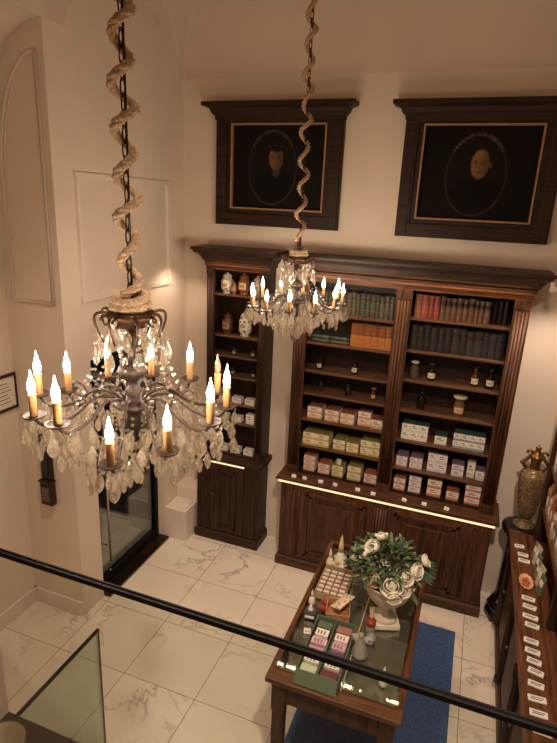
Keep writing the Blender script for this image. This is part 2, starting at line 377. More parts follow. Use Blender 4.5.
def main_cabinet():
    c = thing('apothecary_cabinet', 'wide two-bay dark walnut bookcase cabinet filled with books, bottles and boxes', 'cabinet', (0, 0, 0))
    # base
    b = MB().box(.03, 1.935, -.37, -.004, .10, .92); b.build('base_carcass', 'wv', c)
    b = MB().sweep([(0, 0), (.022, 0), (.022, .085), (.008, .105), (0, .105)], [(.03, -.004), (.03, -.372), (1.935, -.372), (1.935, -.004)]); b.box(.03, 1.935, -.372, -.004, 0, .1)
    b.build('plinth', 'wh', c)
    b = MB().box(.0, 1.965, -.43, -.004, .955, .99, bev=.006).sweep([(0, .92), (.02, .92), (.026, .935), (.05, .955), (0, .955)], [(.03, -.004), (.03, -.372), (1.935, -.372), (1.935, -.004)])
    b.build('counter', 'wh', c)
    for x0, x1 in ((.235, .925), (1.06, 1.74)):
        b = MB().box(x0, x1, -.385, -.37, .125, .90)
        raised_panel(b, x0+.06, x1-.06, .17, .855, -.385, .02, 0, .05)
        d = b.build('door', 'wv', c)
        MB().ball((x1-.03, -.40, .55) if x0 < .5 else (x0+.03, -.40, .55), .014).build('door_knob', 'brass', d)
    for x0, x1 in ((.045, .20), (1.775, 1.92)):
        b = MB().box(x0, x1, -.382, -.37, .12, .905); raised_panel(b, x0+.02, x1-.02, .15, .87, -.382, .008, 0, .02); b.build('end_panel', 'rv' if x0 > 1 else 'wv', c)
    for x0, x1 in ((.203, .232), (.93, 1.055), (1.743, 1.772)):
        b = MB().box(x0, x1, -.378, -.37, .11, .915); pilaster(b, x0, x1, -.378, .15, .86, 2 if x1-x0 < .05 else 5)
        b.build('reeded_strip', 'wv', c)
    # upper
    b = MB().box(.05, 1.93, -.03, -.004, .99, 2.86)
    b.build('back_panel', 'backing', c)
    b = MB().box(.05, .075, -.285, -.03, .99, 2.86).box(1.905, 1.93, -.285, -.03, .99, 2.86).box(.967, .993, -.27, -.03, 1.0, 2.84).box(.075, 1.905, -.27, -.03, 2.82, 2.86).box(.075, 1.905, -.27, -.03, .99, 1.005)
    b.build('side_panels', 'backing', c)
    for x0, x1 in ((.05, .165), (.915, 1.045), (1.81, 1.93)):
        b = MB().box(x0, x1, -.30, -.275, .99, 2.83); pilaster(b, x0+.012, x1-.012, -.30, 1.08, 2.74, 4, .009); b.box(x0, x1, -.312, -.30, .99, 1.06).box(x0, x1, -.312, -.30, 2.76, 2.83)
        b.build('pilaster', 'wv', c)
    b = MB().box(.04, 1.94, -.305, -.275, 2.83, 2.875).box(.03, 1.95, -.322, -.28, 2.868, 2.885, bev=.003); b.build('frieze', 'rh', c)
    b = MB().sweep(CROWN(0, 2.875), [(.04, -.004), (.04, -.305), (1.94, -.305), (1.94, -.004)]).box(.04, 1.94, -.305, -.004, 3.0, 3.04)
    b.build('cornice', 'dh', c)
    for L, zs in (((.165, .915), (2.55, 2.285, 2.02, 1.805, 1.55, 1.28)), ((1.045, 1.81), (2.60, 2.325, 2.065, 1.79, 1.51, 1.24))):
        xa = .075 if L[0] < .5 else .993; xb = .967 if L[0] < .5 else 1.905
        for z in zs: MB().box(xa, xb, -.275, -.03, z-.02, z, bev=.003).build('shelf', 'shelf_lit', c)
    MB().box(.02, 1.95, -.438, -.427, .941, .955).build('counter_light_strip', 'led', c)
    MB().box(.08, 1.9, -.377, -.371, 2.970, 2.975).build('cornice_light_strip', emit('cornice_led_glow', (1, .62, .32, 1), 3), c)
    MB().box(.03, 1.95, -.394, -.388, 2.950, 2.992).build('added_led_shield', 'dh', c)  # added bar, hides the LED strip from view and from table reflections
    b = MB().tube([(2.035, -.40, 2.985), (2.035, -.43, 2.965)], .016, 10); b.tube([(2.035, -.43, 2.965), (2.035, -.46, 2.945)], [.016, .026], 10); b.build('spotlight', 'cream', c)
    return c
main_cabinet()

def small_cabinet():
    c = thing('apothecary_cabinet', 'narrow dark oak cabinet with jars, at the left end of the back wall', 'cabinet', (0, 0, 0))
    MB().box(-.93, -.25, -.275, -.004, .10, .905).build('base_carcass', 'dv', c)
    b = MB().sweep([(0, 0), (.022, 0), (.022, .085), (.008, .105), (0, .105)], [(-.93, -.004), (-.93, -.276), (-.25, -.276), (-.25, -.004)]).box(-.93, -.25, -.276, -.004, 0, .1); b.build('plinth', 'dh', c)
    b = MB().box(-.955, -.21, -.33, -.004, .94, .975, bev=.006).sweep([(0, .905), (.02, .905), (.026, .92), (.045, .94), (0, .94)], [(-.93, -.004), (-.93, -.276), (-.25, -.276), (-.25, -.004)]); b.build('counter', 'dh', c)
    b = MB().box(-.76, -.40, -.29, -.275, .125, .89); raised_panel(b, -.675, -.485, .17, .84, -.29, .016, 0, .035); d = b.build('door', 'dv', c)
    MB().ball((-.74, -.30, .55), .012).build('door_knob', 'brass', d)
    for x0, x1 in ((-.915, -.79), (-.37, -.265)):
        b = MB().box(x0, x1, -.287, -.275, .12, .895); raised_panel(b, x0+.015, x1-.015, .15, .86, -.287, .007, 0, .018); b.build('end_panel', 'dv', c)
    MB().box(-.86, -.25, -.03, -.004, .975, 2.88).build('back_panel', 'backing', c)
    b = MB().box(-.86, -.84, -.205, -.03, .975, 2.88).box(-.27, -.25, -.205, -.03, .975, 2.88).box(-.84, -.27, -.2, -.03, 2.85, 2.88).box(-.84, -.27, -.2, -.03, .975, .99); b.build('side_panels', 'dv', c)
    for x0, x1 in ((-.86, -.78), (-.325, -.25)):
        b = MB().box(x0, x1, -.22, -.20, .975, 2.86); pilaster(b, x0+.01, x1-.01, -.22, 1.06, 2.77, 3, .008); b.box(x0, x1, -.23, -.22, .975, 1.04).box(x0, x1, -.23, -.22, 2.79, 2.86); b.build('pilaster', 'dv', c)
    b = MB().box(-.87, -.24, -.225, -.20, 2.845, 2.885).box(-.88, -.23, -.24, -.205, 2.875, 2.89, bev=.003); b.build('frieze', 'rh', c)
    b = MB().sweep(CROWN(0, 2.88), [(-.865, -.004), (-.865, -.225), (-.245, -.225), (-.245, -.004)]).box(-.865, -.245, -.225, -.004, 3.0, 3.045); b.build('cornice', 'dh', c)
    for z in (2.615, 2.22, 2.02, 1.815, 1.535, 1.335): MB().box(-.84, -.27, -.2, -.03, z-.016, z, bev=.003).build('shelf', 'shelf_lit', c)
    MB().box(-.83, -.38, -.338, -.327, .929, .941).build('counter_light_strip', 'led', c)
    MB().box(-.875, -.235, -.302, -.297, 2.942, 2.985).build('added_led_shield', 'dh', c)  # added bar shielding the narrow cabinet's LED strip
    MB().box(-.84, -.26, -.287, -.280, 2.958, 2.964).build('cornice_light_strip', emit('cornice_led_soft_glow', (1, .62, .32, 1), 2.5), c)
    return c
small_cabinet()

# ------------------------------------------------------------------ paintings
def font_bm(txt, size):
    cu = bpy.data.curves.new('t', 'FONT'); cu.body = txt; cu.size = size; cu.align_x = 'CENTER'; cu.extrude = .0006
    o = bpy.data.objects.new('t', cu); COL.objects.link(o)
    dg = bpy.context.evaluated_depsgraph_get(); me = bpy.data.meshes.new_from_object(o.evaluated_get(dg))
    b = bmesh.new(); b.from_mesh(me); bpy.data.objects.remove(o); bpy.data.curves.remove(cu); bpy.data.meshes.remove(me); return b
def painting(name, label, px, pz, kind, txt):
    W, H = 1.17, .89
    t = thing(name, label, 'painting', (px, 0, pz))
    b = MB(); i0, i1, z0, z1 = .15, 1.0+.02, .15, .85  # canvas window
    def frame(x0, x1, za, zb, wd, y): 
        b.box(x0, x1, y, -.006, za, za+wd).box(x0, x1, y, -.006, zb-wd, zb).box(x0, x0+wd, y, -.006, za+wd, zb-wd).box(x1-wd, x1, y, -.006, za+wd, zb-wd)
    frame(0, W, 0, H+.05, .05, -.055); frame(.045, W-.045, .045, H+.04, .06, -.07); frame(.095, W-.095, .095, H+.025, .047, -.05)
    b.box(.01, .09, -.075, -.05, .02, H+.03, bev=.006).box(W-.09, W-.01, -.075, -.05, .02, H+.03, bev=.006)
    b.build('frame', 'frame', t)
    b = MB().sweep([(0, H), (.01, H), (.014, H+.03), (.04, H+.055), (.05, H+.085), (.085, H+.10), (.105, H+.105), (.105, H+.135), (0, H+.135)], [(0.005, -.006), (0.005, -.06), (W-.005, -.06), (W-.005, -.006)]); b.box(.005, W-.005, -.06, -.006, H+.04, H+.13)
    b.build('crown_moulding', 'frame', t)
    b = MB(); cx0, cx1, cz0, cz1 = .145, W-.145, .145, .865
    b.box(cx0, cx1, -.058, -.02, cz0, cz0+.014).box(cx0, cx1, -.058, -.02, cz1-.014, cz1).box(cx0, cx0+.014, -.058, -.02, cz0+.014, cz1-.014).box(cx1-.014, cx1, -.058, -.02, cz0+.014, cz1-.014)
    b.build('gilt_edge', 'gilt', t)
    # canvas: a grid of paint daubs
    nx, nz = 150, 120
    bm = bmesh.new(); g = [[bm.verts.new((cx0+.012+(cx1-cx0-.024)*i/nx, -.022, cz0+.012+(cz1-cz0-.024)*j/nz)) for j in range(nz+1)] for i in range(nx+1)]
    for i in range(nx):
        for j in range(nz): bm.faces.new([g[i][j], g[i+1][j], g[i+1][j+1], g[i][j+1]])
    me = bpy.data.meshes.new('canvas'); bm.to_mesh(me); bm.free()
    at = me.color_attributes.new('paint', 'FLOAT_COLOR', 'POINT')
    ox, oz = (.535, .50) if kind == 'bearded' else (.575, .49); ra, rb = (.225, .305) if kind == 'bearded' else (.225, .30)
    fx, fz = (.57, .585) if kind == 'bearded' else (.60, .575)
    sm = lambda a, b_, x: (lambda q: q*q*(3-2*q))(min(1, max(0, (x-a)/(b_-a))))
    rnd = random.Random(3)
    def mixc(a, c, f): return [a[k]*(1-f)+c[k]*f for k in range(3)]
    for k, v in enumerate(me.vertices):
        x, z = v.co.x, v.co.z
        col = [.0075, .006, .005]
        e = math.hypot((x-ox)/ra, (z-oz)/rb)
        col = mixc(col, [.040, .028, .019], (1-sm(0, .055, abs(e-1.0)))*.9)      # painted oval border
        if e < .97: col = mixc(col, [.011, .0085, .0065], .8)
        dx, dz = (x-fx)/1.25, (z-fz)/1.2
        sh = math.hypot(dx/.19, (dz+.27)/.20)
        if e < .96: col = mixc(col, [.0055, .0048, .0045], 1-sm(.85, 1.05, sh))    # dark robe
        if kind == 'bearded':
            col = mixc(col, [.09, .075, .055], (1-sm(.5, 1.0, math.hypot(dx/.04, (dz+.095)/.045)))*.45)   # beard
        r = math.hypot(dx/.058, dz/(.088 if kind == 'bearded' else .095))
        f = 1-sm(.82, 1.04, r)
        skin = [.15, .085, .045] if kind == 'bearded' else [.22, .115, .055]
        side = sm(-.06, .05, -dx)                                              # the painter's modelling of the head
        skin = [s_*(.45+.65*side) for s_ in skin]
        if kind != 'bearded': skin = mixc(skin, [s_*1.35 for s_ in skin], sm(.01, .07, dz)*.6)
        col = mixc(col, skin, f)
        for s_ in (-1, 1):
            q = math.hypot((dx-(.022*s_-.006))/.014, (dz-.006)/.008); col = mixc(col, [.02, .012, .008], (1-sm(.4, 1.1, q))*.85*f)
            q = math.hypot((dx-(.023*s_-.006))/.019, (dz-.022)/.005); col = mixc(col, [.035, .02, .012], (1-sm(.4, 1.1, q))*.7*f)
        q = math.hypot((dx+.001)/.007, (dz+.022)/.02); col = mixc(col, [.07, .035, .018], (1-sm(.4, 1.1, q))*.5*f)
        q = math.hypot((dx+.006)/.022, (dz+.051)/.006); col = mixc(col, [.055, .02, .014], (1-sm(.4, 1.1, q))*.8*f)
        if kind == 'bearded':
            col = mixc(col, [.012, .009, .007], (1-sm(.7, 1.05, math.hypot(dx/.066, (dz-.075)/.038))))  # dark hair
        else:
            col = mixc(col, [.13, .065, .032], (1-sm(.5, 1.0, math.hypot((dx-.062)/.010, (dz+.005)/.024)))*.8)  # ear
        n = .9+.2*rnd.random()
        at.data[k].color = (col[0]*n, col[1]*n, col[2]*n, 1)
    me.materials.append(M['paint']); o = bpy.data.objects.new('canvas', me); COL.objects.link(o); o.parent = t
    # letters along the oval
    b = MB(); n = len(txt); span = math.radians(104)
    for k, ch in enumerate(txt):
        if ch == ' ': continue
        a = PI/2+span/2-span*k/(n-1); q = font_bm(ch, .036)
        p = Vector((ox+ra*1.0*math.cos(a), -.0235, oz+rb*1.0*math.sin(a)-.0))
        tang = math.atan2(-rb*math.cos(a), ra*math.sin(a))
        mt = Matrix.Translation(p) @ Matrix.Rotation(-tang*1.0, 4, 'Y') @ Matrix.Rotation(PI/2, 4, 'X') @ Matrix.Translation((0, -.012, 0))
        b.add(q, mt)
    b.build('lettering', plain('faded_letter_paint', rgb('#4a3a2d' if kind == 'bearded' else '#6b5440'), .6), t)
    return t
painting('portrait_painting', 'dark framed portrait of a bearded person, above the narrow cabinet', -.86, 3.245, 'bearded', 'PATER IOANNES MODESTI')
painting('portrait_painting', 'dark framed portrait of a bald person, hung high on the right', .81, 3.235, 'bald', 'FRANCVSTISVR MODIOLI')
# certificate and wall device in the niche
t = thing('framed_certificate', 'small framed certificate on the niche wall at the left edge', 'picture', (XN, -1.86, 1.83))
b = MB().box(.002, .022, -.17, .14, 0, .02).box(.002, .022, -.17, .14, .265, .285).box(.002, .022, -.17, -.15, .02, .265).box(.002, .022, .12, .14, .02, .265); b.build('frame', 'dv', t)
b = MB().box(.002, .010, -.15, .12, .02, .265)
for i in range(6): b.box(.010, .0105, -.10+.02*(i % 2), .08-.015*(i % 3), .06+.03*i, .066+.03*i, 1)
b.build('certificate', ['cream', 'ink'], t)
t = thing('wall_barometer', 'narrow dark wall device with a square box at its foot', 'wall device', (-1.475, YP, 1.04))
MB().box(-.055, .055, -.055, -.002, 0, .20, bev=.004).box(-.062, .062, -.062, -.002, .20, .215).build('box', 'dv', t)
MB().box(-.035, .035, -.066, -.056, .04, .16).build('dial_plate', colour('#6a5a48'), t)
b = MB().box(-.05, .05, -.035, -.002, .215, .60, bev=.004).box(-.028, .028, -.04, -.034, .26, .56); b.build('case', 'ebony', t)

# ------------------------------------------------------------------ books
def book(h, w, d, spine, pages='#b9a588', bands=None, label=None):
    b = MB(); t = .004
    b.box(-w/2, -w/2+t, 0, d, 0, h, 0).box(w/2-t, w/2, 0, d, 0, h, 0)
    # rounded spine
    n = 6; pr = [(-w/2+w*i/n, -.010*math.sin(PI*i/n)) for i in range(n+1)]
    for i in range(n):
        (xa, ya), (xb, yb) = pr[i], pr[i+1]
        for k, (za, zb, mi) in enumerate([(0, h*.28, 0), (h*.28, h*.30, 2), (h*.30, h*.66, 0), (h*.66, h*.68, 2), (h*.68, h*.82, 3), (h*.82, h*.84, 2), (h*.84, h, 0)]):
            b.face([(xa, ya, za), (xb, yb, za), (xb, yb, zb), (xa, ya, zb)], mi, True)
    b.face([(p[0], p[1], h) for p in pr]+[(w/2, .006, h), (-w/2, .006, h)], 0); b.face([(p[0], p[1], 0) for p in pr]+[(w/2, .006, 0), (-w/2, .006, 0)], 0)
    b.box(-w/2+t, w/2-t, .006, d-.004, .003, h-.006, 1)
    return b, [colour(spine), colour(pages), colour(bands or spine), colour(label or bands or spine)]
def book_row(x0, x1, n, z, h, y, spec, lab, group, seed, d=.16):
    r = random.Random(seed); ws = [r.uniform(.85, 1.2) for _ in range(n)]; k = (x1-x0-.0025*n)/sum(ws); x = x0
    for i in range(n):
        w = ws[i]*k; hh = h*r.uniform(.95, 1.03)
        b, m = book(hh, w, d, *spec(i, r)); o = b.build('book', m, None, (x+w/2, y+r.uniform(0, .006), z+.0005))
        tag(o, lab(i), 'book', group); x += w+.0025
def ordlab(fmt): return lambda i: fmt.format(ORD[i])
book_row(.20, .905, 17, 2.55, .20, -.235, lambda i, r: (r.choice(['#4a4a42', '#3f423c', '#555246', '#46463d']), '#9a8a70', '#7d7358', '#3a3a33'), ordlab('grey-green volume, {} from left on the top shelf of the left bay'), 'grey-green volumes on the top shelf of the left bay', 1)
def orange_book():
    r = random.Random(4); x = .555
    for i in range(6):
        w = .0575; b, _ = book(.205*r.uniform(.98, 1.02), w, .16, '#b46a33')
        b.box(-w/2+.0005, w/2-.0005, -.0115, 0.0, .003, .105, 2)
        o = b.build('book', [colour('#85502e'), colour('#b9a588'), colour('#ab6c38'), colour('#85502e')], None, (x+w/2, -.235, 2.2855)); x += w+.002
        tag(o, f'tall orange volume, {ORD[i]} from left on the second shelf of the left bay', 'book', 'orange volumes on the second shelf')
orange_book()
for i in range(4):
    w = .032; b, m = book(.165, w, .15, ['#3c4a48', '#39423e', '#4b5049', '#30393a'][i], '#9a8a70', '#5d6056')
    o = b.build('book', m, None); o.rotation_euler = (0, PI/2, 0); k = i % 2
    o.location = (.205 + (.172 if i > 1 else 0), -.23, 2.2855+w/2+k*(w+.001))
    tag(o, ['lower', 'upper'][k]+' flat dark book in the '+['left', 'right'][i//2]+' pile beside the orange volumes', 'book', 'flat dark books beside the orange volumes')
def red_spec(i, r): return [('#8f5a4a', '#a89478', '#ad7560', '#8f5a4a'), ('#86473c', '#a89478', '#9c5848', '#86473c'), ('#7d3a32', '#a89478', '#96483c', '#7d3a32'), ('#7f3d34', '#a89478', '#94493d', '#7f3d34')][i]
book_row(1.065, 1.265, 4, 2.60, .19, -.235, red_spec, ordlab('red cloth volume, {} from left on the top shelf of the right bay'), 'red volumes on the top shelf of the right bay', 2)
book_row(1.27, 1.655, 9, 2.60, .19, -.235, lambda i, r: ('#5d4331', '#a89478', '#2a1c16', '#1e1512'), ordlab('brown marbled volume, {} from left on the top shelf of the right bay'), 'brown marbled volumes on the top shelf', 5)
book_row(1.665, 1.79, 3, 2.60, .185, -.16, lambda i, r: ('#1b1512', '#6a5a48', '#241c18', '#1b1512'), ordlab('black book set back at the right end, {} from left, top shelf'), 'black books set back on the top shelf', 6, .12)
book_row(1.06, 1.795, 13, 2.325, .21, -.235, lambda i, r: (r.choice(['#23211f', '#2b2826', '#1d1f20', '#33302c']), '#8a7a62', '#45403a', '#1a1817'), ordlab('black bound volume, {} from left on the second shelf of the right bay'), 'black volumes on the second shelf of the right bay', 9)

# ------------------------------------------------------------------ bottles and jars
def bottle(loc, h, r, glass, stop, label, cat='bottle', neck=.4, plate='#ded2b8', square=False, name='apothecary_bottle'):
    t = thing(name, label, cat, loc)
    nr = r*neck; b = MB(); n = 8 if square else 16
    b.lathe([(r*.9, 0), (r, .006), (r, h*.55), (r*.85, h*.63), (nr, h*.70), (nr, h*.82), (nr*1.3, h*.83), (nr*1.3, h*.86)], n); b.build('bottle_body', glass, t)
    b = MB().lathe([(nr*1.1, h*.862), (nr*1.5, h*.89), (nr*1.5, h*.97), (nr*.8, h)], 12); b.build('stopper', stop, t)
    if plate:
        b = MB(); m = 6; w = .9
        A = [(-w+2*w*i/m) for i in range(m+1)]
        for i in range(m):
            p, q = A[i], A[i+1]
            b.face([(r*1.03*math.sin(p), -r*1.03*math.cos(p), h*.15), (r*1.03*math.sin(q), -r*1.03*math.cos(q), h*.15), (r*1.03*math.sin(q), -r*1.03*math.cos(q), h*.45), (r*1.03*math.sin(p), -r*1.03*math.cos(p), h*.45)], 0, True)
        b.box(-r*.35, r*.35, -r*1.045, -r*1.0, h*.28, h*.31, 1)
        b.build('paper_label', [colour(plate), M['ink']], t)
    return t
dk = colour('#1c1512', .25); amb = tinted('#7a4018', .7); dka = tinted('#3a2214', .75); clr = tinted('#b5a88e', .4)
yb = -.17
bottle((.275, yb, 2.02), .115, .026, dka, dk, 'small dark bottle with white label, left one on the third left shelf')
bottle((.60, yb, 2.02), .135, .030, dka, dk, 'dark bottle with white label, right one on the third left shelf')
bottle((.30, yb, 1.805), .12, .022, tinted('#57534a', .5), dk, 'slim grey glass vial on the fourth left shelf', 'vial', .6, None)
bottle((.56, yb, 1.805), .12, .030, tinted('#3f3f3b', .6), dk, 'dim rounded glass jar in the middle of the fourth left shelf', 'jar', .8, None)
bottle((.79, yb, 1.805), .11, .024, amb, colour('#8a6a40'), 'small amber bottle with pale label on the fourth left shelf', 'bottle', .7, '#c8a060')
bottle((1.12, yb, 2.065), .15, .040, clr, colour('#d8cdb8', .3), 'clear stoppered glass jar at the left of the third right shelf', 'jar', .6, None)
bottle((1.265, yb, 2.065), .15, .037, dka, colour('#3a2a20'), 'amber bottle with cream label beside the clear stoppered jar')
bottle((1.615, yb, 2.065), .165, .034, amb, colour('#2c1d16'), 'orange-amber bottle with cream label, third right shelf')
bottle((1.735, yb, 2.065), .165, .036, dka, colour('#2c1d16'), 'dark bottle with cream label near the right end, third right shelf')
bottle((1.21, yb, 1.79), .16, .032, tinted('#231a15', .8), dk, 'tall black bottle on the fourth shelf of the right bay', 'bottle', .35, None)
bottle((1.525, yb, 1.79), .175, .046, tinted('#c09468', .6), colour('#d3c3a4', .4), 'large jar of light brown contents on the fourth right shelf', 'jar', .85, '#d8b890')
def albarello(loc, h, r, mats, label, foot=True, name='pharmacy_jar'):
    t = thing(name, label, 'jar', loc)
    MB().lathe([(r*.75, 0), (r*.8, .01), (r*.62, .02), (r*.95, h*.18), (r, h*.3), (r*.92, h*.45), (r, h*.58), (r*.85, h*.68), (r*.7, h*.72), (r*.72, h*.75)], 20).build('jar_body', mats[0], t)
    MB().lathe([(r*.76, h*.752), (r*.78, h*.79), (r*.6, h*.88), (r*.2, h*.93), (r*.22, h*.97), (0, h)], 20).build('lid', mats[1], t)
    b = MB(); A = [-.7+.2333*i for i in range(7)]
    for i in range(6):
        p, q = A[i], A[i+1]; R = r*1.02
        b.face([(R*math.sin(p), -R*math.cos(p), h*.27), (R*math.sin(q), -R*math.cos(q), h*.27), (R*math.sin(q), -R*math.cos(q), h*.56), (R*math.sin(p), -R*math.cos(p), h*.56)], 0, True)
    b.box(-r*.4, r*.4, -r*1.06, -r*1.01, h*.38, h*.41, 1).box(-r*.4, r*.4, -r*1.06, -r*1.01, h*.45, h*.48, 1)
    b.build('painted_plate', [colour(mats[2]), M['ink']], t)
brn = colour('#8a5a3a', .3); yj = -.115
albarello((-.70, yj, 2.615), .20, .058, ['bluejar', 'ceramic', '#e8dfcc'], 'white lidded jar with blue bands, left on the top shelf')
albarello((-.612, yj-.03, 2.615), .12, .030, [brn, brn, '#c9a884'], 'small brown lidded jar between two larger jars, top shelf')
albarello((-.525, yj, 2.615), .205, .055, [brn, brn, '#d9c0a0'], 'brown lidded jar with pale plate on the top narrow shelf')
albarello((-.385, yj, 2.615), .19, .052, ['bluejar', 'ceramic', '#e8dfcc'], 'white lidded jar at the right of the top narrow shelf')
albarello((-.69, yj, 2.22), .215, .055, [colour('#5a3c2a', .3), colour('#5a3c2a', .3), '#a58a6c'], 'dark brown lidded jar on the second narrow shelf')
albarello((-.50, yj, 2.22), .245, .064, ['bluejar', 'ceramic', '#e8dfcc'], 'tall blue and white jar on the second narrow shelf')
for x, z, h, w in ((-.61, 2.02, .085, 'left'), (-.41, 2.02, .09, 'right')):
    bottle((x, yj, z), h, .024, tinted('#6d6558', .5), dk, f'tiny grey glass bottle, {w} one on the third narrow shelf', neck=.6, plate='#b7aa92')
for x, z, h, w in ((-.62, 1.815, .085, 'left'), (-.40, 1.815, .085, 'right')):
    bottle((x, yj, z), h, .024, tinted('#4b443b', .6), dk, f'tiny dark glass bottle, {w} one on the fourth narrow shelf', neck=.6, plate='#a79a84')

# ------------------------------------------------------------------ boxed goods
def carton(x, y, z, w, d, h, body, top, band, label, group, mark='#7a6a60', side=None, bh=.3, name='product_box'):
    b = MB().box(-w/2, w/2, -d/2, d/2, 0, h, 0, top=2)
    b.box(-w/2, w/2, -d/2-.0008, -d/2, 0, h*bh, 1)
    b.box(-w*.30, w*.05, -d/2-.0010, -d/2, h*.68, h*.78, 3).box(-w*.30, w*.25, -d/2-.0010, -d/2, h*.50, h*.57, 3)
    o = b.build(name, [colour(body), colour(band), colour(top), colour(mark)], None, (x, y, z+.0005)); return tag(o, label, 'box', group)
def stack(xc, z, cols, rows, w, h, d, spec, desc, group, y=-.155, gap=.002):
    k = 0
    for r_ in range(rows):
        for c_ in range(cols):
            x = xc+(c_-(cols-1)/2)*(w+gap)
            where = ''
            if rows > 1: where += ['bottom', 'top' if rows == 2 else 'middle', 'top'][r_]+' row '
            if cols > 1: where += (['left', 'right'] if cols == 2 else ['left', 'middle', 'right'] if cols == 3 else ['outer left', 'inner left', 'inner right', 'outer right'])[c_]
            lab = desc if not where else desc+', '+where.strip()
            carton(x, y, z+r_*(h+.001), w, d, h, *spec, lab, group)
OR = ('#eadbc8', '#8f5a42', '#d3a078'); YE = ('#e8dec0', '#867c3c', '#c4b35a'); PK = ('#e9d6c4', '#a4604a', '#d8a08a')
TE = ('#efe9df', '#3a4f4b', '#e6e0d4'); PU = ('#ece4dc', '#7a6478', '#cbbcc2'); RE = ('#ecdfd2', '#a85f50', '#c98470'); WH = ('#efe9dd', '#b7aa9a', '#d8d0c2')
g5, g6, g7 = 'orange and white boxes on the fifth left shelf', 'yellow boxes on the sixth left shelf', 'small boxes on the bottom left shelf'
stack(.275, 1.55, 1, 2, .135, .058, .17, OR, 'orange-topped box in the first stack, fifth left shelf', g5)
stack(.44, 1.55, 1, 2, .130, .055, .17, OR, 'orange-topped box in the second stack, fifth left shelf', g5)
stack(.585, 1.55, 1, 2, .125, .050, .17, OR, 'orange-topped box in the third stack, fifth left shelf', g5)
stack(.735, 1.55, 1, 2, .115, .068, .11, OR, 'upright orange-topped box, tallest stack, fifth left shelf', g5)
stack(.855, 1.55, 1, 1, .112, .085, .15, OR, 'single orange-topped box at the right end, fifth left shelf', g5)
stack(.305, 1.28, 2, 2, .125, .062, .18, YE, 'yellow-topped box in the large left stack, sixth left shelf', g6)
stack(.53, 1.28, 1, 2, .110, .050, .17, YE, 'yellow-topped box in the second stack, sixth left shelf', g6)
stack(.655, 1.28, 1, 2, .110, .046, .17, YE, 'yellow-topped box in the third stack, sixth left shelf', g6)
stack(.82, 1.28, 2, 2, .088, .072, .17, YE, 'yellow-topped box in the right stack, sixth left shelf', g6)
zb = 1.005
stack(.255, zb, 1, 3, .11, .052, .13, PK, 'pink box in the left stack of three, bottom left shelf', g7, -.17)
stack(.40, zb, 1, 2, .11, .050, .13, PK, 'pink box in the pair left of the yellow box, bottom left shelf', g7, -.17)
stack(.535, zb, 1, 2, .105, .055, .14, YE, 'yellow-green box in the middle pair, bottom left shelf', g7, -.17)
carton(.535, -.19, zb+.1125, .04, .02, .05, '#f2ecdf', '#d8d0c2', '#e4dccd', 'small white card box on top of the yellow-green boxes', g7)
stack(.695, zb, 1, 2, .125, .070, .15, YE, 'yellow-topped box in the tall pair, bottom left shelf', g7, -.17)
stack(.85, zb, 1, 2, .12, .045, .13, PK, 'pink box in the right end pair, bottom left shelf', g7, -.17)
h5, h6, h7 = 'white and teal boxes on the fifth right shelf', 'white and purple boxes on the sixth right shelf', 'red and white boxes on the bottom right shelf'
stack(1.19, 1.51, 3, 2, .073, .072, .15, TE, 'dark-topped white box in the large left block, fifth right shelf', h5)
stack(1.415, 1.51, 1, 1, .10, .075, .13, TE, 'single low white box with teal top, fifth right shelf', h5)
stack(1.645, 1.51, 4, 2, .062, .066, .15, ('#efe9df', '#3d544e', '#93a39a'), 'teal-topped white box in the right block, fifth right shelf', h5)
stack(1.11, 1.24, 1, 2, .095, .048, .15, PU, 'purple-topped box in the first stack, sixth right shelf', h6)
stack(1.235, 1.24, 2, 2, .052, .052, .15, PU, 'purple-topped box in the second stack, sixth right shelf', h6)
stack(1.415, 1.24, 2, 2, .08, .085, .12, ('#f1ebe4', '#7d6580', '#ddd2d8'), 'tall white box in the tallest stack, sixth right shelf', h6)
stack(1.59, 1.24, 1, 2, .10, .055, .14, PU, 'purple-topped box in the fourth stack, sixth right shelf', h6)
stack(1.70, 1.24, 1, 1, .065, .145, .08, WH, 'upright plain white box on the sixth right shelf', h6)
stack(1.782, 1.24, 1, 1, .08, .085, .12, PU, 'short purple-topped box at the right end, sixth right shelf', h6)
stack(1.115, zb, 1, 2, .10, .058, .14, RE, 'red-topped box in the first pair, bottom right shelf', h7, -.17)
stack(1.25, zb, 1, 3, .105, .052, .12, PU, 'lilac and white box in the stack of three, bottom right shelf', h7, -.17)
stack(1.42, zb, 1, 2, .12, .08, .12, ('#efe4d8', '#c98a5a', '#d08a5a'), 'orange-banded white box in the tall pair, bottom right shelf', h7, -.17)
stack(1.58, zb, 1, 1, .105, .085, .12, RE, 'single low red-topped box, bottom right shelf', h7, -.17)
stack(1.745, zb, 1, 3, .125, .062, .13, ('#efe4d8', '#e4d8ca', '#d0785a'), 'red and white box in the right end stack, bottom right shelf', h7, -.17)
for i, (z, xs_) in enumerate([(1.535, (-.70, -.555, -.415)), (1.335, (-.70, -.55, -.405)), (.99, (-.70, -.56, -.415))]):
    for k, x in enumerate(xs_):
        tall = (i == 1 and k == 2)
        carton(x, -.13, z, .10 if not tall else .085, .07, .06 if not tall else .10, '#f0ebe0', '#cfc6b4', '#e2d9c8', f'white packet, {["left", "middle", "right"][k]} on the {["fifth", "sixth", "bottom"][i]} narrow shelf', 'white packets in the narrow cabinet', name='white_packet')
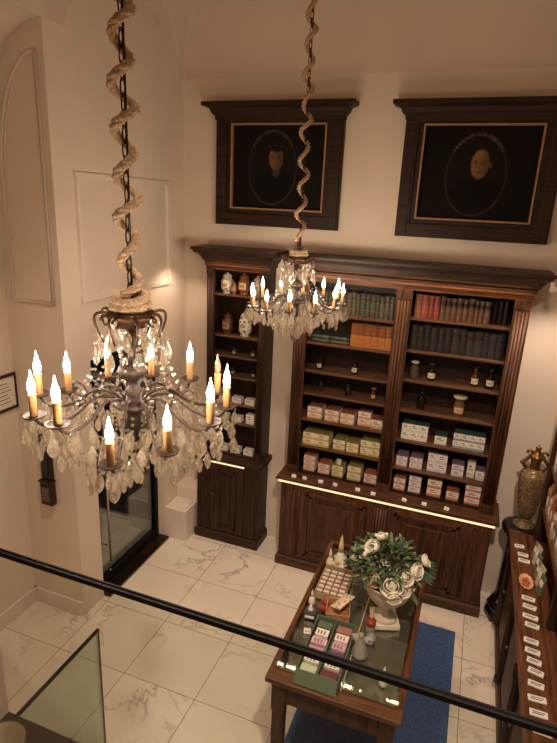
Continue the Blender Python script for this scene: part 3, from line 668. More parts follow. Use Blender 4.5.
for i, (u, y) in enumerate(((.16, -.39), (.265, -.385), (.325, -.41), (.42, -.385), (.56, -.385), (.645, -.40), (.77, -.385), (.915, -.40), (1.06, -.39), (1.19, -.39), (1.36, -.385), (1.55, -.385))):
    if i in (2, 5, 8): continue
    b = MB(); w, h = .021, .028
    for s_ in (-1, 1): b.face([(-w, s_*.012, 0), (w, s_*.012, 0), (w, 0, h), (-w, 0, h)])
    b.box(-w*.6, w*.6, -.0085, -.0075, .008, .011, 1)
    j = [0, 1, 0, 2, 3, 0, 4, 5, 0, 6, 7, 8][i]
    tag(b.build('price_card', ['paper', 'ink'], None, (u, y, .9905), random.uniform(-.3, .3)), f'small folded white price card, {ORD[j]} from left along the wide counter', 'card', 'price cards on the wide counter')

# ------------------------------------------------------------------ display table and rug
tag(MB().box(.745, 1.77, -2.95, -.66, .0005, .012, bev=.004).build('blue_rug', 'rug'), 'flat blue rug on the marble floor under the display table', 'rug')
TX0, TX1, TY0, TY1, TZ = .70, 1.477, -2.475, -1.02, .85
t = thing('display_table', 'mahogany display table with a glass top, standing on the blue rug', 'table', (0, 0, 0))
b = MB(); fw = .045
b.box(TX0, TX1, TY0, TY0+fw+.05, TZ-.035, TZ, bev=.006).box(TX0, TX1, TY1-fw, TY1, TZ-.035, TZ, bev=.006); b.build('end_rail', 'rh', t)
for x0, x1 in ((TX0, TX0+fw), (TX1-fw, TX1)): MB().box(x0, x1, TY0+fw+.05, TY1-fw, TZ-.035, TZ, bev=.006).build('side_rail', 'ry', t)
MB().box(TX0+fw-.002, TX1-fw+.002, TY0+fw+.045, TY1-fw+.002, TZ-.06, TZ-.03).build('case_lining', 'felt', t)
for x0, x1 in ((TX0+fw-.012, 1.126), (1.130, TX1-fw+.012)): MB().box(x0, x1, TY0+fw+.03, TY1-fw+.012, TZ+.0002, TZ+.006, bev=.001).build('glass_sheet', 'tableglass', t)
MB().box(1.1255, 1.1305, TY0+.07, TY1-.04, TZ+.0005, TZ+.0085).build('joint_strip', colour('#b5b59c', .3), t)
b = MB()
b.box(TX0+.05, TX1-.05, TY0+.05, TY0+.075, TZ-.20, TZ-.035).box(TX0+.05, TX1-.05, TY1-.075, TY1-.05, TZ-.20, TZ-.035)
b.box(TX0+.05, TX0+.075, TY0+.05, TY1-.05, TZ-.20, TZ-.035).box(TX1-.075, TX1-.05, TY0+.05, TY1-.05, TZ-.20, TZ-.035)
b.build('apron', 'wv', t)
for x in (TX0+.075, TX1-.075):
    for y in (TY0+.075, TY1-.075):
        b = MB().box(x-.042, x+.042, y-.042, y+.042, TZ-.26, TZ-.036, bev=.004).box(x-.036, x+.036, y-.036, y+.036, .10, TZ-.26, bev=.006).box(x-.044, x+.044, y-.044, y+.044, .013, .10, bev=.008)
        b.build('leg', 'wv', t)
ZT = TZ+.0068

# urn and bouquet
UX, UY = 1.262, -1.765
t = thing('white_urn', 'white ceramic pedestal urn holding the bouquet on the glass table', 'urn', (UX, UY, ZT), rz=.35); t.scale = (1.04, 1.04, 1.28)
MB().box(-.083, .083, -.083, .083, 0, .028, bev=.005).build('square_base', 'ceramic', t)
MB().lathe([(.078, .028), (.07, .045), (.04, .065), (.030, .09), (.034, .11), (.05, .12)], 24).build('stem', 'ceramic', t)
b = MB(); n = 32; prof = [(.05, .12), (.09, .135), (.125, .17), (.150, .215), (.160, .25), (.172, .262), (.160, .262), (.135, .235), (.10, .20), (0, .19)]
b.lathe(prof, n, 0); b.build('bowl', 'ceramic', t)
MB().lathe([(0, .192), (.10, .202), (.125, .229), (0, .24)], 20).build('soil', colour('#3a3020', .9), t)
B = thing('flower_bouquet', 'bouquet of ivory roses and green leaves in the white urn', 'flowers', (UX-.01, UY+.03, ZT+.275)); B.scale = (1.12, 1.12, 1.08)
def leaf(b, p, d, L, w, mi=0, droop=.25):
    p, d = Vector(p), Vector(d).normalized(); s_ = d.cross(Vector((0, 0, 1)))
    s_ = s_.normalized() if s_.length > .05 else Vector((1, 0, 0)); u_ = s_.cross(d)
    pts = []; m = 5
    for i in range(m+1):
        f = i/m; c = p+d*L*f+Vector((0, 0, -droop*L*f*f)); ww = w*math.sin(PI*(f*.86+.10))
        pts.append((c-s_*ww+u_*ww*.35, c, c+s_*ww+u_*ww*.35))
    for i in range(m):
        for k in (0, 1): b.face([pts[i][k], pts[i][k+1], pts[i+1][k+1], pts[i+1][k]], mi, True)
rb = random.Random(11)
fl = MB()
for i in range(14):
    a = rb.uniform(0, 2*PI); e = rb.uniform(.3, 1.4); q = .17*rb.uniform(.6, 1)
    fl.tube([(0, 0, .05), (q*.5*math.cos(a)*math.cos(e), q*.5*math.sin(a)*math.cos(e), .1), (q*math.cos(a)*math.cos(e), q*math.sin(a)*math.cos(e), .1+q*math.sin(e))], .003, 5)
for i in range(620):
    a = rb.uniform(0, 2*PI); se = rb.uniform(-.25, 1); ce = math.sqrt(1-se*se) if se < 1 else 0; rr = rb.uniform(.55, 1.0)
    rx = .215 if math.cos(a) < 0 else .18
    p = Vector((rx*rr*ce*math.cos(a)-.01, .17*rr*ce*math.sin(a), .12+.155*rr*se))
    if p.z < .06 and math.hypot(p.x, p.y) < .15: p.z = .07
    d = Vector((ce*math.cos(a), ce*math.sin(a), se*.8+.1))+Vector((rb.uniform(-.7, .7), rb.uniform(-.7, .7), rb.uniform(-.5, .7)))
    leaf(fl, p, d, rb.uniform(.035, .06), rb.uniform(.008, .014), 1 if rb.random() < .28 else 0)
for i in range(9):
    leaf(fl, (.15, -.02+.012*i, .13), (1, -.6+.13*i, .1+.05*(i % 3)), .11, .018, 0)
for i in range(7): leaf(fl, (.13, -.10, .05), (.9, -.5+.15*i, -.6), .07, .012, 1)
fl.build('foliage', ['leaf', 'leaf2'], B)
def rose(p, d, r, mat, seed):
    q = random.Random(seed); b = MB(); M3 = Vector((0, 0, 1)).rotation_difference(Vector(d).normalized()).to_matrix(); c0 = Vector(p)
    for ring, (n, R_, th0, th1, wd, fl_) in enumerate(((3, .38, .15, 1.6, 1.25, .0), (4, .58, .45, 1.8, 1.0, .12), (5, .80, .75, 2.0, .80, .25), (6, 1.0, 1.05, 2.1, .66, .40))):
        for k in range(n):
            a = 2*PI*k/n+ring*.6+q.uniform(-.15, .15); pts = []
            for i in range(4):
                th = th1+(th0+q.uniform(-.05, .05)-th1)*i/3; row = []
                for jj in range(5):
                    g_ = (jj-2)/2; az = a+g_*wd*(1 if i < 3 else .75); rr = R_*(1+fl_*(i/3)**2)*(1-.05*g_*g_)
                    row.append(c0+M3 @ Vector((rr*math.sin(th)*math.cos(az), rr*math.sin(th)*math.sin(az), R_*.8*math.cos(th)-.06*g_*g_*(i == 3)))*r)
                pts.append(row)
            for i in range(3):
                for jj in range(4): b.face([pts[i][jj], pts[i][jj+1], pts[i+1][jj+1], pts[i+1][jj]], 0, True)
    b.ball(c0, r*.3)
    b.build('rose', mat, B)
for i, (p, d, r, m) in enumerate([((.035, -.165, .115), (.1, -1, .5), .066, 'petal'), ((.095, -.14, .085), (.5, -1, .3), .048, 'petal'), ((-.055, -.15, .12), (-.4, -1, .5), .050, 'pinkpetal'), ((-.10, -.04, .245), (-.6, -.5, .8), .048, 'petal'), ((-.14, -.05, .20), (-.9, -.4, .5), .045, 'petal'), ((.15, -.06, .17), (1, -.5, .4), .052, 'petal'), ((.10, -.12, .155), (.5, -.9, .6), .050, 'petal'), ((.19, .0, .21), (1, .1, .6), .040, 'petal'), ((-.07, .06, .26), (-.3, .3, 1), .042, 'petal'), ((.06, -.185, .06), (.3, -1, -.1), .045, 'petal')]): rose(p, d, r*.82, m, i)

# tray of small tubes, goods on the table
t = thing('card_tray', 'open cream card tray of small packs at the back left of the table', 'tray', (.875, -1.575, ZT), rz=.0)
b = MB().box(-.105, .105, -.16, .13, 0, .006).box(-.105, -.10, -.16, .13, .006, .05).box(.10, .105, -.16, .13, .006, .05).box(-.10, .10, -.16, -.155, .006, .045).box(-.10, .10, .125, .13, .006, .075)
for k in (-.05, 0, .05): b.box(k-.001, k+.001, -.155, .125, .006, .04)
b.build('tray_body', colour('#a8946c', .6), t)
first = None
for c_ in range(4):
    for r_ in range(6):
        lab = f'small white soap pack, {["leftmost", "second", "third", "rightmost"][c_]} column of the card tray, {ORD[r_]} from front'
        loc = (.875-.075+.05*c_, -1.575-.135+.045*r_, ZT+.0065)
        if first is None:
            p = thing('soap_pack', lab, 'soap', loc, 'white soap packs in the card tray')
            b = MB().box(-.02, .02, -.011, .011, 0, .052, bev=.003); b.build('pack_body', colour('#d6cab8'), p)
            b = MB().box(-.0205, .0205, -.0115, .0115, .016, .040); b.build('wrapper_band', colour('#b9786e'), p); first = p
        else: dup(first, loc, lab)
def cone_bottle(loc, h, r, body, top, label, name='figurine_bottle', flowers=False, cat='bottle', cap=None):
    t = thing(name, label, cat, loc)
    MB().lathe([(r*.8, 0), (r, .006), (r*1.02, h*.2), (r*.8, h*.42), (r*.5, h*.5), (r*.42, h*.54)], 16).build('bottle_body', body, t)
    MB().lathe([(r*.46, h*.542), (r*.42, h*.7), (r*.22, h*.9), (r*.08, h*.97), (0, h)], 14).build('pointed_cap', top, t)
    if flowers:
        b = MB()
        for k in range(7):
            a = 2*PI*k/7; b.ball((r*1.0*math.cos(a), r*1.0*math.sin(a), h*(.2+.12*(k % 2))), r*.34, k % 2, 8)
        b.build('flower_collar', [colour('#e6d6b0'), colour('#cdb45e')], t)
    return t
yel = colour('#dcc79a', .4); wht = colour('#ebe2d2', .4)
cone_bottle((.862, -1.385, ZT), .31, .044, wht, yel, 'tall pale yellow pointed bottle with flower collar at the table back', flowers=True)
cone_bottle((.955, -1.32, ZT), .24, .032, wht, wht, 'slimmer white pointed bottle half behind the bouquet leaves', flowers=True)
cone_bottle((.785, -1.375, ZT), .17, .028, wht, colour('#e3d8c6', .4), 'short white pointed bottle at the left rear corner of the table')
for x, y, h, w in ((.895, -1.27, .10, 'left'), (.945, -1.40, .09, 'right')):
    cone_bottle((x, y, ZT), h, .022, tinted('#4a5358', .7), dk, f'little dark bottle, {w} one of the pair near the tall pale yellow bottle', 'little_bottle')
cone_bottle((.775, -1.80, ZT), .115, .022, wht, wht, 'little white pointed bottle beside the left rail, before the tray')
t = thing('perfume_box', 'small grey clear box of perfume near the left table rail', 'box', (.80, -1.915, ZT), rz=.1)
MB().box(-.04, .04, -.035, .035, 0, .045, bev=.003).build('box_body', tinted('#7d8278', .7), t); MB().box(-.03, .03, -.036, -.0355, .01, .03).build('front_label', 'paper', t)
MB().lathe([(.018, .0455), (.02, .06), (.008, .07), (.008, .085), (0, .088)], 12).build('stopper', wht, t)
for i, (x, y) in enumerate(((.868, -1.80), (.862, -1.86))):
    t = thing('red_flower', ['red artificial flower by the wooden crate, rear one', 'red artificial flower by the wooden crate, front one'][i], 'flower', (x, y, ZT))
    b = MB()
    for k in range(9):
        a = 2*PI*k/9; leaf(b, (0, 0, .03), (math.cos(a), math.sin(a), .5), .035, .014, 0, .1)
    b.ball((0, 0, .036), .014); b.build('petals', 'red', t); MB().tube([(0, 0, 0), (0, 0, .03)], .003, 6).build('stalk', 'leaf', t)
t = thing('wooden_crate', 'small open pale wooden crate on the table behind the green tray', 'crate', (.965, -1.83, ZT), rz=.18)
MB().box(-.075, .075, -.075, .075, 0, .006).build('crate_bottom', 'crate', t)
for sgn in (-1, 1):
    MB().box(-.075, .075, sgn*.075-.004, sgn*.075+.004, .006, .06).build('crate_side', 'crate', t)
    MB().box(sgn*.075-.004, sgn*.075+.004, -.071, .071, .006, .06).build('crate_side', 'crate', t)
b = MB(); nx = 8
gp = [[b.bm.verts.new((-.045+.09*i/nx, -.075+.15*j/nx, .016*math.sin(PI*i/nx)*math.sin(PI*min(1, max(0, j/nx)))*(1 if True else 0)+.0015*((i*7+j*5) % 3))) for j in range(nx+1)] for i in range(nx+1)]
gq = [[b.bm.verts.new((v.co.x, v.co.y, -v.co.z-.002)) for v in row] for row in gp]
for i in range(nx):
    for j in range(nx):
        b.bm.faces.new([gp[i][j], gp[i+1][j], gp[i+1][j+1], gp[i][j+1]]); b.bm.faces.new([gq[i][j+1], gq[i+1][j+1], gq[i+1][j], gq[i][j]])
o = b.build('printed_sachet', majolica('printed_sachet_foil', rgb('#dcc7ae'), rgb('#a5806a'), 45)); o.location = (.985, -1.80, ZT+.086); o.rotation_euler = (.18, -.35, -.55)
tag(o, 'patterned pale sachet leaning out of the wooden crate', 'sachet')
# green divided tray of soaps
GX0, GX1, GY0, GY1 = .862, 1.112, -2.41, -1.955
t = thing('green_soap_tray', 'sage green divided tray of soaps on the left glass sheet', 'tray', (0, 0, 0))
b = MB().box(GX0, GX1, GY0, GY1, ZT, ZT+.005).box(GX0, GX0+.006, GY0, GY1, ZT+.005, ZT+.06).box(GX1-.006, GX1, GY0, GY1, ZT+.005, ZT+.06).box(GX0+.006, GX1-.006, GY1-.006, GY1, ZT+.005, ZT+.07).box(GX0+.006, GX1-.006, GY0, GY0+.006, ZT+.005, ZT+.06)
b.build('tray_body', 'traygreen', t)
MB().box(.984, .990, GY0+.006, GY1-.006, ZT+.005, ZT+.06).build('divider', 'traygreen', t)
b = MB(); V = [b.bm.verts.new(p) for p in ((GX0, GY0-.001, ZT), (GX1, GY0-.001, ZT), (GX1, GY0-.001, ZT+.065), (GX0, GY0-.001, ZT+.065), (GX0, GY0-.045, ZT), (GX1, GY0-.045, ZT))]
for f in ((0, 1, 2, 3), (4, 5, 1, 0), (3, 2, 5, 4), (0, 3, 4), (1, 5, 2)): b.bm.faces.new([V[k] for k in f])
b.build('sloped_front', 'traygreen', t)
SC = [['#5a6a4a', '#4a3c34', '#e2d6c4', '#b98aa0', '#cfc3b0', '#c9d0b0'], ['#a0705e', '#8a5a4c', '#6b6a48', '#5a4660', '#d8b8b0', '#6d3440']]
SN = [['green', 'dark brown', 'cream', 'mauve', 'beige', 'pale green'], ['rosy brown', 'reddish brown', 'olive', 'dark purple', 'pink', 'wine red']]
for c_ in range(2):
    for r_ in range(6):
        x = .926+.124*c_; y = GY1-.045-.073*r_
        t = thing('soap_bar', f'{SN[c_][r_]} soap bar in the {["left", "right"][c_]} column of the green tray', 'soap', (x, y, ZT+.0055), 'soap bars in the green tray')
        MB().box(-.048, .048, -.028, .028, 0, .042, bev=.006).build('bar', colour(SC[c_][r_]), t)
        if r_ in (1, 2, 4): 
            b = MB().box(-.040, .040, -.0285, .0285, .008, .0425, 0)
            for k in range(3): b.box(-.03+.02*k, -.02+.02*k, -.018, .012, .0425, .043, 1)
            b.build('wrapper', [colour(['#e9dccb', '#efe6da', '#c9a4b0'][r_ % 3]), colour('#8d6a5e')], t)
t = cone_bottle((1.195, -1.905, ZT), .19, .03, 'clearobj', colour('#e0b89a', .4), 'glass bottle with a red collar and pale pointed stopper', 'perfume_flask')
MB().lathe([(.021, .062), (.033, .070), (.033, .092), (.018, .100)], 16).build('red_collar', 'red', t)
t = thing('glass_ball', 'clear glass ball ornament before the red-collared bottle', 'ornament', (1.215, -1.985, ZT)); MB().ball((0, 0, .034), .033, 0, 16).build('sphere', 'clearobj', t); MB().lathe([(.018, 0), (.016, .004), (.009, .006)], 12).build('foot', 'clearobj', t)
t = thing('glass_angel', 'clear frosted glass angel figure on the right glass sheet', 'figurine', (1.17, -2.10, ZT))
MB().lathe([(.05, 0), (.052, .01), (.04, .05), (.02, .10), (.014, .115), (.01, .12)], 18).build('robe', 'clearobj', t); MB().ball((0, 0, .138), .019, 0, 12).build('head', 'clearobj', t)
for s_ in (-1, 1):
    b = MB()
    leaf(b, (.008*s_, .012, .085), (.8*s_, .2, .5), .07, .022, 0, .3); leaf(b, (.008*s_, .014, .08), (.9*s_, .25, .05), .06, .02, 0, .3); b.build('wing', 'clearobj', t)
cone_bottle((1.343, -2.27, ZT), .13, .026, wht, wht, 'small white pointed bottle alone on the right glass sheet')
cone_bottle((.765, -2.30, ZT), .09, .022, dk, dk, 'small black bottle by the left rail near the table front', 'little_bottle')
b = MB(); [b.face([(-.022, s_*.014, 0), (.022, s_*.014, 0), (.022, 0, .034), (-.022, 0, .034)]) for s_ in (-1, 1)]; b.box(-.014, .014, -.0095, -.0085, .01, .014, 1)
tag(b.build('price_card', ['paper', 'ink'], None, (.825, -2.06, ZT), .2), 'folded white price card beside the green soap tray', 'card')

# ------------------------------------------------------------------ right side: console, hutch, pedestal, urn
t = thing('wall_console', 'dark carved console shelf unit along the right wall', 'cabinet', (0, 0, 0))
CY0, CY1 = -3.2, -.435
b = MB().box(2.075, XR-.003, CY0, CY1, .925, .955, bev=.005).box(2.055, 2.09, CY0, CY1+.01, .935, .958, bev=.005); b.build('counter', 'ry', t)
b = MB().box(2.12, XR-.003, CY0, CY1-.02, .09, .925); b.build('carcass', 'dv', t)
b = MB().box(2.085, XR-.003, CY0, CY1-.01, 0, .09, bev=.008).box(2.095, 2.13, CY0, CY1-.015, .09, .11); b.build('plinth', 'wy', t)
b = MB().box(2.09, 2.12, CY0, CY1-.015, .86, .925).box(2.08, 2.12, CY0, CY1-.01, .905, .925); b.build('frieze', 'wy', t)
for k, y in enumerate((-.52, -1.15, -1.80, -2.45)):
    b = MB().box(2.09, 2.12, y-.05, y+.0, .11, .86); b.lathe([(.03, .11), (.03, .16), (.018, .18), (.024, .45), (.018, .74), (.03, .78), (.03, .86)], 12, 0, (2.085, y-.025, 0)); b.build('pilaster', 'dv', t)
for y0, y1 in ((-1.12, -.60), (-1.77, -1.23), (-2.42, -1.88)):
    b = MB().box(2.105, 2.12, y0, y1, .13, .84).box(2.095, 2.105, y0+.06, y1-.06, .20, .77, bev=.004); dd = b.build('door', 'rv', t)
    MB().ball((2.088, y1-.03, .5), .013).build('door_knob', 'brass', dd)
t = thing('wall_hutch', 'dark open shelf unit standing on the console at the right edge', 'shelf', (0, 0, 0))
hx0, hx1, hy0, hy1 = 2.24, XR-.003, -3.2, -.455
MB().box(hx1-.02, hx1, hy0, hy1, .9555, 2.7).build('back_panel', 'backing', t)
for y in (hy1-.05, -1.55, -2.45): MB().box(hx0, hx1-.02, y, y+.05, .9555, 2.7).build('upright', 'dv', t)
for z in (1.26, 1.62, 2.0, 2.36):
    for y0, y1 in ((-1.50, hy1-.05), (-2.40, -1.55)): MB().box(hx0+.01, hx1-.02, y0, y1, z-.02, z).build('shelf', 'wy', t)
MB().box(hx0-.04, hx1, hy0, hy1+.02, 2.7, 2.78, bev=.01).build('cornice', 'dv', t)
cols = ['#b98a6a', '#c9b79a', '#a4604a', '#d8ccb6', '#8a6a50', '#c2a184', '#b0b09a']
for q, (z, yy) in enumerate(((1.26, -.575), (1.62, -.575), (2.0, -.575))):
    for k in range(8):
        r = random.Random(q*9+k); h = r.uniform(.20, .27); y = yy-.118*k
        t = thing('gift_bag', f'gift bag, {ORD[k]} from the far end, {["lowest", "middle", "upper"][q]} shelf of the hutch', 'bag', (hx0+.075, y, z+.0005), 'gift bags on the hutch shelves')
        b = MB(); w, d_ = .045, .05
        V = [b.bm.verts.new(p) for p in ((-d_, -w, 0), (d_, -w, 0), (d_, w, 0), (-d_, w, 0), (-d_, -w, h*.7), (d_, -w, h*.7), (d_, w, h*.7), (-d_, w, h*.7), (-.012, -w*1.0, h), (.012, -w, h), (.012, w, h), (-.012, w, h))]
        for f in ((3, 2, 1, 0), (0, 1, 5, 4), (1, 2, 6, 5), (2, 3, 7, 6), (3, 0, 4, 7), (4, 5, 9, 8), (5, 6, 10, 9), (6, 7, 11, 10), (7, 4, 8, 11), (8, 9, 10, 11)): b.bm.faces.new([V[j] for j in f])
        b.build('bag_body', majolica('printed_bag_paper', rgb(cols[(q*3+k) % 7]), rgb(cols[(q*3+k+2) % 7], .6), 30) if k % 2 else colour(cols[(q*3+k) % 7]), t)
        MB().box(-d_-.0015, -d_+.001, -w*.5, w*.5, h*.25, h*.5).build('bag_label', 'paper', t)
for k in range(6):
    y = -.78-.085*k; h = .13+.03*((k*2) % 3)/2
    b = MB().box(-.005, .005, -.034, .034, 0, h, 0, bev=.001).box(-.0058, -.005, -.024, .024, h*.45, h*.75, 1)
    o = b.build('standing_card', [colour(['#7d8a6a', '#cbbf9f', '#5f7358'][k % 3]), M['paper']]); o.location = (2.215, y, .9605); o.rotation_euler = (0, .14, .25)
    tag(o, f'{["green", "cream", "dark green"][k % 3]} packet card leaning at the hutch foot, {ORD[k]} from the far end', 'card', 'packet cards leaning at the hutch foot')
k = 0
for y, L, rz, x in ((-.655, .032, .1, 2.125), (-.765, .034, -.08, 2.145), (-.845, .036, -.12, 2.148), (-1.29, .038, -.12, 2.15), (-1.375, .038, -.2, 2.152), (-1.475, .042, -.15, 2.15), (-1.555, .038, -.15, 2.155), (-1.70, .038, -.12, 2.14), (-1.785, .038, -.15, 2.142), (-1.865, .036, -.2, 2.145), (-1.945, .038, -.25, 2.148), (-2.04, .038, -.15, 2.142), (-2.14, .042, .05, 2.14), (-2.235, .04, 0, 2.14), (-2.34, .04, -.05, 2.15)):
    t = thing('product_packet', f'flat white product packet on the console counter, {ORD[k]} from the far end', 'packet', (x, y, .9555), 'white packets in a row on the console counter', rz); k += 1
    L *= 1.12; MB().box(-L, L, -.021, .021, 0, .012, bev=.004).build('packet_body', 'paper', t)
    b = MB().box(-L*.7, L*.5, -.010, -.004, .012, .0126).box(-L*.7, L*.7, .002, .007, .012, .0126); b.build('print', 'ink', t)
t = thing('sweets_plate', 'scalloped pale plate of orange sweets on the console counter', 'plate', (2.145, -1.11, .9555))
b = MB(); n = 24; rg = [[b.bm.verts.new((rr*(1+(.06 if i % 2 else -.04)*(k == 2))*.72*math.cos(2*PI*i/n), rr*(1+(.06 if i % 2 else -.04)*(k == 2))*1.35*math.sin(2*PI*i/n), zz)) for i in range(n)] for k, (rr, zz) in enumerate(((.035, .0), (.05, .006), (.066, .016)))]
for k in (0, 1):
    for i in range(n): b.bm.faces.new([rg[k][i], rg[k][(i+1) % n], rg[k+1][(i+1) % n], rg[k+1][i]])
b.bm.faces.new(rg[0]); b.build('plate_dish', colour('#dcb08c'), t)
for i in range(5): tag(MB().ball((0, 0, .011), .015, 0, 10, 1, 1, .7).build('sweet', colour('#c0642c'), None, (2.145+.016*math.cos(i*1.257), -1.11+.035*math.sin(i*1.257), .9562)), f'orange sweet on the scalloped plate, {["nearest the wall", "far side", "nearest the room, farther back", "nearest the room, front", "near side"][i]}', 'sweet', 'orange sweets on the plate')
t = thing('pedestal_column', 'black turned pedestal column in the right corner, carrying the painted urn', 'pedestal', (2.15, -.285, 0))
MB().lathe([(.15, 0), (.155, .05), (.14, .10), (.15, .13), (.12, .19), (.085, .22)], 8, smooth=False).build('base', 'ebony', t)
MB().lathe([(.085, .22), (.078, .5), (.072, .80), (.095, .84)], 20).build('shaft', 'ebony', t)
MB().lathe([(.095, .84), (.10, .86), (.132, .885), (.14, .92), (.132, .945), (.115, .95), (0, .95)], 24).build('top', 'ebony', t)
t = thing('painted_urn', 'tall ornate painted urn on the black pedestal in the right corner', 'urn', (2.175, -.285, .9505))
MB().lathe([(.085, 0), (.088, .012), (.07, .022), (.045, .035), (.036, .055), (.044, .075)], 20).build('foot', 'majolica', t)
MB().lathe([(.044, .075), (.068, .13), (.086, .22), (.099, .33), (.107, .41), (.108, .45), (.095, .49), (.068, .515), (.045, .53)], 24).build('body', 'majolica', t)
MB().lathe([(.045, .53), (.036, .56), (.040, .60), (.058, .63), (.052, .645), (.030, .66), (.018, .69), (.024, .71), (0, .74)], 20).build('neck_and_lid', 'brass', t)
for s_ in (-1, 1):
    b = MB(); P_ = []
    for i in range(15):
        f = i/14; a = PI*1.15*f-.2
        P_.append((s_*(.055+.050*math.sin(a)), 0, .49+.15*f+.02*math.sin(2*PI*f)))
    b.tube(P_, .014, 8); b.tube([(s_*(.055+.022*math.cos(a_)), 0, .655+.022*math.sin(a_)) for a_ in [k_*.5 for k_ in range(11)]], .012, 6); b.build('scroll_handle', 'brass', t)

# ------------------------------------------------------------------ balustrades near the camera
t = thing('glass_balustrade', 'black-railed glass balustrade crossing the near view', 'railing', (0, -3.94, 0))
b = MB().box(-.35, 3.0, -.0075, -.003, 2.584, 2.597, bev=.001).box(-.35, 3.0, .003, .0075, 2.584, 2.597, bev=.001).box(-.35, 3.0, -.003, .003, 2.590, 2.594); b.build('rail', 'black', t)
MB().box(-.35, 3.0, -.003, .003, 1.6, 2.5895).build('glass_pane', 'pane', t)
t = thing('stair_glass_panel', 'low green-tinted glass panel with dark top edge at lower left', 'railing', (-.285, 0, 0))
MB().box(-.006, .006, -3.31, -2.675, 0.001, .99).build('glass_sheet', 'stairglass', t)
MB().box(-.009, .009, -3.31, -2.675, .99, 1.002).build('top_edge', 'black', t)
MB().box(-.0065, .0065, -2.678, -2.675, 0.001, .99).build('end_edge', colour('#2c3a30', .3), t)
struct(MB().box(-.30, .70, -3.62, -3.325, 0, 1.02).build('wall_stair', 'ebony'))
struct(MB().box(-.30, .71, -3.63, -3.315, 1.02, 1.05, bev=.004).build('trim_stair', 'ebony'))
struct(MB().box(-.62, -.301, -3.62, -3.315, 0, 2.4).build('wall_stair_post', 'wall'))
t = thing('round_stool', 'rounded pale metal bowl on the dark stair ledge at bottom left', 'bowl', (-.165, -3.485, 1.0505))
MB().lathe([(.05, 0), (.055, .006), (.04, .01), (.075, .025), (.098, .05), (.102, .065), (.096, .065), (.065, .03), (0, .018)], 24).build('dish', plain('pale_metal', rgb('#8d7c63'), .5, .3), t); t.name = 'metal_bowl'

